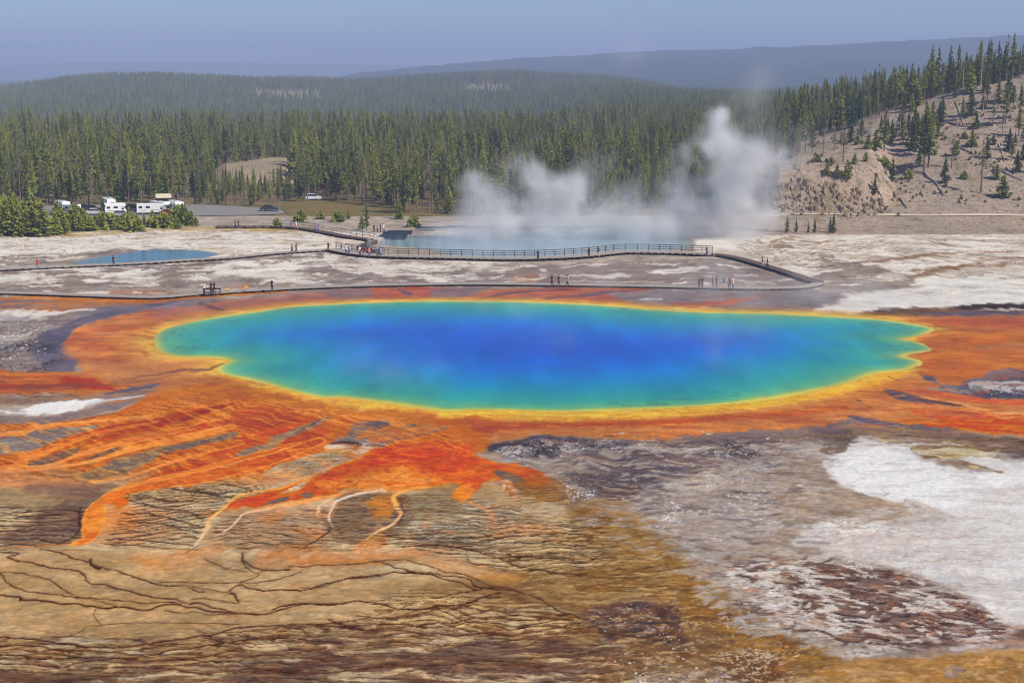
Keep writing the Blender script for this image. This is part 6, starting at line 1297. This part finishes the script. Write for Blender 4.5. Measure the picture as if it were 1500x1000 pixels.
def camper(px, py, rz, label, L=6.6, stripe=(120,130,150), H=3.1):
    x, y = G(px, py, -.09); r = empty('camper_van', (x, y, -.09), rz, .88); tag(r, label, 'camper'); w = 2.3
    a = L / 2
    b = MB().prism([(-a, .55), (a - 1.7, .55), (a - 1.7, 1.95), (a - .55, 2.1), (a - .35, 2.45), (a - .6, H - .12), (-a, H)], -w / 2, w / 2).build('body', M_WHITE, r); bevel_body(b)
    c = MB().prism([(a - 1.72, .45), (a - .05, .45), (a, .95), (a - .35, 1.2), (a - .85, 1.93), (a - 1.72, 1.93)], -w / 2 + .12, w / 2 - .12).build('cab', M_WHITE, r); bevel_body(c, .06)
    MB().add([(a - .31, -.85, 1.24), (a - .31, .85, 1.24), (a - .79, .8, 1.86), (a - .79, -.8, 1.86), (a - .38, -.85, 1.22), (a - .38, .85, 1.22), (a - .86, .8, 1.84), (a - .86, -.8, 1.84)], [(0, 1, 2, 3), (7, 6, 5, 4), (0, 4, 5, 1), (1, 5, 6, 2), (2, 6, 7, 3), (3, 7, 4, 0)]).build('windscreen', M_GLASS, r)
    for s_ in (-1, 1):
        for cx_, cw in ((-a + 1.0, .9), (-a + 2.9, 1.1)): MB().box((cx_, s_ * w / 2, 1.95), (cw, .05, .55)).build('window', M_GLASS, r)
        MB().box((a - 1.22, s_ * (w / 2 - .12), 1.5), (.62, .05, .48)).build('window', M_GLASS, r)
        MB().box((-.45, s_ * w / 2, 1.12), (L - 2.3, .03, .16)).build('stripe', paint_mat('stripe_%d' % stripe[0], stripe, .4, .05, 3, .4), r)
        MB().box((a - .02, s_ * .72, .82), (.06, .3, .2)).build('headlight', M_LAMP, r); MB().box((-a - .01, s_ * .95, .85), (.04, .16, .4)).build('tail_light', M_RLAMP, r)
        for xx_ in (-a + 1.5, a - 1.05): wheel(r, xx_, s_ * (w / 2 - .22), .36)
    dr = MB().box((.9 - a + 1.2 + .75, -w / 2, 1.5), (.65, .04, 1.75)).build('door', M_WHITE, r); MB().box((.0, -w / 2 - .03, 1.4), (.08, .03, .05)).build('handle', M_TRIM, dr)
    MB().box((-a + .02, 0, 2.1), (.06, 1.3, .6)).build('window', M_GLASS, r); MB().box((-.6, 0, H + .08), (.9, .7, .2), taper=.8).build('roof_vent', M_TRIM, r); MB().box((a + .03, 0, .5), (.12, w - .3, .22)).build('bumper', M_TRIM, r)
def car(px, py, rz, c, label, suv=False):
    x, y = G(px, py, -.09); r = empty('parked_car', (x, y, -.09), rz); tag(r, label, 'car'); m = paint_mat('car_paint_%d_%d_%d' % c, c, .3, .04, 2, .5); w = 1.8; k = .2 if suv else 0
    b = MB().prism([(-2.2, .32), (2.15, .32), (2.25, .6), (2.1, .82 + k * .4), (1.1, .95 + k * .5), (-1.7, .98 + k * .5), (-2.2, .9 + k * .4), (-2.28, .55)], -w / 2, w / 2).build('body', m, r); bevel_body(b)
    t = MB().prism([(-1.75 - k, .96 + k * .5), (1.05, .94 + k * .5), (.35, 1.42 + k), (-1.25 - k * 2, 1.44 + k)], -w / 2 + .14, w / 2 - .14).build('cabin', M_GLASS, r); MB().prism([(-1.27 - k * 2, 1.4 + k), (.4, 1.38 + k), (.3, 1.47 + k), (-1.2 - k * 2, 1.49 + k)], -w / 2 + .12, w / 2 - .12).build('roof', m, r)
    for s_ in (-1, 1):
        for xx_ in (-1.4, 1.4): wheel(r, xx_, s_ * (w / 2 - .12), .32, .2)
        MB().box((2.2, s_ * .62, .68), (.08, .34, .14)).build('headlight', M_LAMP, r); MB().box((-2.25, s_ * .68, .74), (.06, .26, .16)).build('tail_light', M_RLAMP, r); MB().box((.75, s_ * (w / 2 + .06), 1.0 + k * .5), (.16, .14, .12)).build('mirror', m, r)
camper(92, 311, -.9, 'white camper half hidden by the left grove, leftmost of the campers', 6.2); camper(104, 314.5, 2.6, 'smaller white camper just right of the leftmost one', 5.4, (150,130,110), 2.8)
camper(160, 309, -1.1, 'tallest white camper, behind the dark pine in the low row', 7.4, (90,100,130), 3.5); camper(169, 314, .5, 'white camper parked in front of the tallest one', 6.0); camper(222, 313.5, .25, 'long white camper in the middle of the car park', 7.6, (140,140,150), 2.9); camper(236, 311.5, -.5, 'white camper close behind the long one', 5.8, (150,120,90)); camper(258, 311.5, -1.0, 'rightmost white camper with raised front, near the dark pine', 6.6, (80,110,170), 3.2)
car(124, 308, .2, (38,44,62), 'dark blue car between the left campers and the tallest one'); car(136, 310.5, .3, (58,60,66), 'charcoal car just left of the tallest camper', True); car(140, 314.5, .1, (206,208,210), 'pale silver car behind the low pines left of the dark pine'); car(187, 311, .1, (44,52,84), 'navy car right of the tallest camper'); car(197, 309.5, -.2, (30,32,38), 'black car left of the long camper', True); car(178, 317.5, .0, (176,182,190), 'silver car parked nearest the low pine row'); car(208, 309, .4, (120,124,132), 'grey car behind the long camper'); car(247, 315.5, .1, (150,44,34), 'red car in front of the rightmost camper'); car(459, 293, .2, (214,222,232), 'white car at the back of the dry clearing', True); car(395, 309, 0, (60,62,68), 'dark car alone at the right end of the car park')
# shelter with a pitched roof
def kiosk():
    x, y = G(240, 302, -.1); r = empty('shelter', (x, y, -.1), .25); tag(r, 'small open shelter with a tan pitched roof behind the campers', 'shelter'); m = paint_mat('shelter_post', (110,84,60), .85, .15, 4, .1)
    for a in (-1.3, 1.3):
        for b in (-.8, .8): MB().bar((a, b, 0), (a, b, 2.3), .16).build('post', m, r)
    MB().add([(-1.9, -1.4, 2.2), (1.9, -1.4, 2.2), (1.9, 0, 3.1), (-1.9, 0, 3.1), (-1.9, 1.4, 2.2), (1.9, 1.4, 2.2), (-1.9, -1.4, 2.1), (1.9, -1.4, 2.1), (1.9, 0, 3.0), (-1.9, 0, 3.0), (-1.9, 1.4, 2.1), (1.9, 1.4, 2.1)], [(0, 1, 2, 3), (3, 2, 5, 4), (9, 8, 7, 6), (10, 11, 8, 9), (0, 6, 7, 1), (4, 5, 11, 10), (0, 3, 9, 6), (3, 4, 10, 9), (1, 7, 8, 2), (2, 8, 11, 5)]).build('roof', paint_mat('shelter_roof', (206,194,168), .8, .08, 3, .1), r)
    MB().box((0, .8, 1.4), (2.4, .08, 1.1)).build('notice_board', m, r)
kiosk()
# ---------------------------------------------------------------- loose white stones on the crust
def stones():
    rs_ = np.random.default_rng(77); V = []; F = []
    for ring, n, s0, s1 in (([(870,890),(1000,890),(1000,945),(890,935)], 110, .08, .26), ([(900,950),(1100,930),(1200,960),(1150,1000),(890,1000)], 220, .08, .34), ([(930,985),(1060,980),(1060,1000),(930,1000)], 90, .1, .4), ([(1000,715),(1160,710),(1180,780),(1060,800),(980,780)], 130, .08, .26), ([(725,655),(830,645),(900,658),(860,668),(760,672)], 160, .1, .4), ([(1060,640),(1130,645),(1110,668),(1060,672)], 60, .1, .36), ([(0,470),(50,470),(85,478),(55,500),(90,525),(0,530)], 160, .15, .5), ([(820,700),(870,700),(860,735),(830,735)], 50, .1, .3), ([(1420,985),(1500,980),(1500,1000),(1400,1000)], 40, .06, .16), ([(1400,562),(1500,555),(1500,580),(1430,580)], 60, .12, .36)):
        P = np.array(ring, float); k = 0; n = n // 2
        while k < n:
            u, v = rs_.uniform(P.min(0), P.max(0))
            if sdf_poly(np.array([u], np.float32), np.array([v], np.float32), P)[0] < 0: continue
            k += 1; x, y = G(u, v); s_ = .55 * (s0 + (s1 - s0) * rs_.random() ** 3); b = len(V); a0 = rs_.random() * 6.28
            for i in range(5): V.append((x + math.cos(a0 + i * 1.257) * s_ * rs_.uniform(.7, 1.2), y + math.sin(a0 + i * 1.257) * s_ * rs_.uniform(.7, 1.3), -.08))
            for i in range(3): V.append((x + math.cos(a0 + i * 2.09) * s_ * .5, y + math.sin(a0 + i * 2.09) * s_ * .5, s_ * rs_.uniform(.2, .45)))
            F += [(b + 5, b + 6, b + 7), (b, b + 1, b + 5), (b + 1, b + 6, b + 5), (b + 1, b + 2, b + 6), (b + 2, b + 3, b + 6), (b + 3, b + 7, b + 6), (b + 3, b + 4, b + 7), (b + 4, b, b + 7), (b, b + 5, b + 7)]
    tag(link('stones', mesh('stones', V, F, paint_mat('sinter_stone', (182,170,158), .9, .3, .7, .05))), 'loose pale sinter stones scattered on the crust', kind='stuff')
stones()
# ---------------------------------------------------------------- steam
def steam(name, lob, res, dens, label, nscale=.16, lo=.42, hi=.62, warp=2.0, fine=.5):
    """lob: (x, y, z, rx, ry, rz, weight) soft lobes of vapour, added up on a grid and broken by noise"""
    A = np.array(lob, float); mn = (A[:, :3] - A[:, 3:6]).min(0) - 2 - warp; mx = (A[:, :3] + A[:, 3:6]).max(0) + 2 + warp; mn[2] = max(mn[2], .02)
    me = bpy.data.meshes.new(name); me.from_pydata([tuple(mn), tuple(mx)], [], [])
    ob = link(name, me)
    g = NT(name + '_vapour'); co = g.n('ShaderNodeTexCoord').outputs['Object']
    at = g.n('ShaderNodeAttribute', attribute_name='density'); n1 = g.noise(fine, 3, co, .6)
    f = g.n('ShaderNodeMapRange', interpolation_type='SMOOTHSTEP'); g.set(f.inputs[0], n1.outputs[0]); f.inputs[1].default_value = .3; f.inputs[2].default_value = .68; f.inputs[3].default_value = .45; f.inputs[4].default_value = 1.3
    d = g.math('MULTIPLY', g.math('MULTIPLY', at.outputs['Fac'], f.outputs[0]), dens)
    v = g.n('ShaderNodeVolumePrincipled'); v.inputs['Color'].default_value = (.97, .98, 1, 1); g.set(v.inputs['Density'], d); v.inputs['Density Attribute'].default_value = ''; v.inputs['Anisotropy'].default_value = -.3
    g.t.links.new(v.outputs[0], g.out.inputs['Volume'])
    ng = bpy.data.node_groups.new(name + '_cloud', 'GeometryNodeTree')
    ng.interface.new_socket('Geometry', in_out='INPUT', socket_type='NodeSocketGeometry'); ng.interface.new_socket('Geometry', in_out='OUTPUT', socket_type='NodeSocketGeometry')
    N = ng.nodes.new; L = ng.links.new; go = N('NodeGroupOutput'); po = N('GeometryNodeInputPosition').outputs[0]
    def noise(sc, det, out):
        q = N('ShaderNodeTexNoise'); q.inputs['Scale'].default_value = sc; q.inputs['Detail'].default_value = det; L(po, q.inputs['Vector']); return q.outputs[out]
    def vm(op, a, b):
        q = N('ShaderNodeVectorMath'); q.operation = op
        for i, k in ((0, a), (1, b)):
            if isinstance(k, tuple): q.inputs[i].default_value = k
            else: L(k, q.inputs[i])
        return q
    def ma(op, a, b=0.0, c=None):
        q = N('ShaderNodeMath'); q.operation = op
        for i, k in ((0, a), (1, b), (2, c)):
            if k is None: continue
            if isinstance(k, (int, float)): q.inputs[i].default_value = k
            else: L(k, q.inputs[i])
        return q.outputs[0]
    wv = vm('MULTIPLY', vm('SUBTRACT', noise(nscale * 1.3, 4, 1), (.5, .5, .5)).outputs[0], (warp * 2,) * 3).outputs[0]
    pw = vm('ADD', po, wv).outputs[0]; tot = None
    for x, y, z, rx, ry, rz, w in lob:
        k = vm('MULTIPLY', vm('SUBTRACT', pw, (x, y, z)).outputs[0], (1 / rx, 1 / ry, 1 / rz)); ln = vm('LENGTH', k.outputs[0], (0, 0, 0)).outputs['Value']
        t = ma('MAXIMUM', ma('SUBTRACT', 1.0, ln), 0.0); t = ma('MULTIPLY', ma('MULTIPLY', t, t), w * 1.6)
        tot = t if tot is None else ma('ADD', tot, t)
    nz = noise(nscale, 6, 0); mr = N('ShaderNodeMapRange'); mr.interpolation_type = 'SMOOTHSTEP'; L(nz, mr.inputs[0]); mr.inputs[1].default_value = lo; mr.inputs[2].default_value = hi
    den = ma('MULTIPLY', tot, mr.outputs[0])
    vc = N('GeometryNodeVolumeCube'); L(den, vc.inputs['Density']); vc.inputs['Min'].default_value = tuple(mn); vc.inputs['Max'].default_value = tuple(mx)
    for i, k in enumerate(('Resolution X', 'Resolution Y', 'Resolution Z')): vc.inputs[k].default_value = max(8, int((mx[i] - mn[i]) / res))
    sm = N('GeometryNodeSetMaterial'); sm.inputs['Material'].default_value = g.m; L(vc.outputs[0], sm.inputs[0]); L(sm.outputs[0], go.inputs[0])
    md = ob.modifiers.new('cloud', 'NODES'); md.node_group = ng
    me.materials.append(g.m)
    return tag(ob, label, kind='stuff')
rv = np.random.default_rng(31)
def lobe(u, v, rx, rz, Y, w=1.0, ry=None):
    x, y, z = at_depth(u, v, Y); k = Y / FPX
    return (x, y, max(z, .5), rx * k, (ry or 7.0), rz * k, w)
BANK = [lobe(u, 346, 74, 44, 296 + (i % 3) * 3, .8, 13) for i, u in enumerate(range(672, 1120, 46))] + [lobe(u, 318, 80, 46, 302, w, 11) for u, w in ((730,.6),(800,.8),(870,.8),(940,.6),(1010,.9),(1080,1.0))]
steam('steam_bank', BANK, .8, .12, 'low translucent bank of steam hugging the crater pool', .07, .26, .68, 5.0, .25)
MAINP = []
MAINP += [lobe(u, v, r * 1.55, r * 1.4, 298 + i % 5 * 2.2, w) for i, (u, v, r, w) in enumerate([(700,318,44,.55),(740,322,50,.6),(790,318,52,.8),(840,320,52,.8),(890,325,50,.7),(940,328,46,.6),(990,320,50,.7),(1040,318,54,.9),(1090,322,46,.7),(1120,330,36,.5),
    (696,282,32,.55),(688,262,20,.5),(778,284,40,.9),(786,258,26,1.1),(826,288,36,.9),(842,276,28,1.0),(880,298,34,.6),(930,304,32,.4),(985,298,38,.8),(1008,270,38,1.0),(1022,242,34,1.2),(1038,214,32,1.3),(1050,188,26,1.4),(1054,172,17,1.4),(1066,212,30,1.0),(1092,228,36,1.6),(1122,232,32,1.7),(1146,242,26,1.2),(1075,262,42,1.4),(1110,276,38,1.3),(1062,292,40,1.1),(1105,302,38,1.0),(1150,270,32,.8),(1135,300,36,.7)])]
steam('steam', MAINP, .6, .27, 'billowing white steam rising from the crater pool', .10, .36, .62, 4.5, .28)
THIN = [lobe(u, v, r * 1.4, r * 1.3, 312, w, 9) for u, v, r, w in [(1110,190,50,.8),(1105,135,40,.7),(1160,215,46,.7),(1060,150,32,.5),(740,235,40,.6),(700,240,36,.5),(870,250,46,.6),(950,262,44,.6),(930,80,34,.5),(1112,112,24,.6),(760,215,30,.4)]]
steam('steam_wisps', THIN, 1.3, .055, 'thin veil of steam drifting above the crater', .08, .34, .7, 4.0, .3)
POOLP = []
for k in range(5):
    x, y = G(rv.uniform(440, 1180), rv.uniform(455, 560)); POOLP.append((x, y, rv.uniform(.8, 3), rv.uniform(6, 14), rv.uniform(6, 12), rv.uniform(2.5, 5.5), rv.uniform(.3, .7)))
for u, v, r, Y, w in ((1245,468,60,216,1.0),(1180,462,60,218,.8),(1300,475,50,210,.7),(1262,440,36,217,1.0),(1252,412,30,218,.9),(1240,390,24,218,.7),(1256,370,20,218,.5),(1100,440,56,222,.8),(1050,420,50,226,.8),(1060,395,34,228,.7),(1160,430,50,222,.6),(1000,452,60,224,.7),(880,450,60,228,.5)): POOLP.append(lobe(u, v, r * 1.4, r, Y, w * 2.0, 8))
steam('spring_steam', POOLP, .7, .04, 'thin drifting steam over the great blue spring', .17, .43, .64, 3.0, .5)
# ---------------------------------------------------------------- haze of the summer air
def haze():
    b = MB().box((0, 6000, 85), (26000, 20000, 310)); g = NT('summer_haze')
    v = g.n('ShaderNodeVolumePrincipled'); v.inputs['Color'].default_value = (.55, .66, .98, 1); v.inputs['Density'].default_value = HAZE_D; v.inputs['Anisotropy'].default_value = 0.0
    g.t.links.new(v.outputs[0], g.out.inputs['Volume'])
    g.m.cycles.homogeneous_volume = True
    tag(b.build('haze', g.m), 'thin blue haze filling the valley air', kind='stuff')
HAZE_D = 1 / 3900.0
haze()
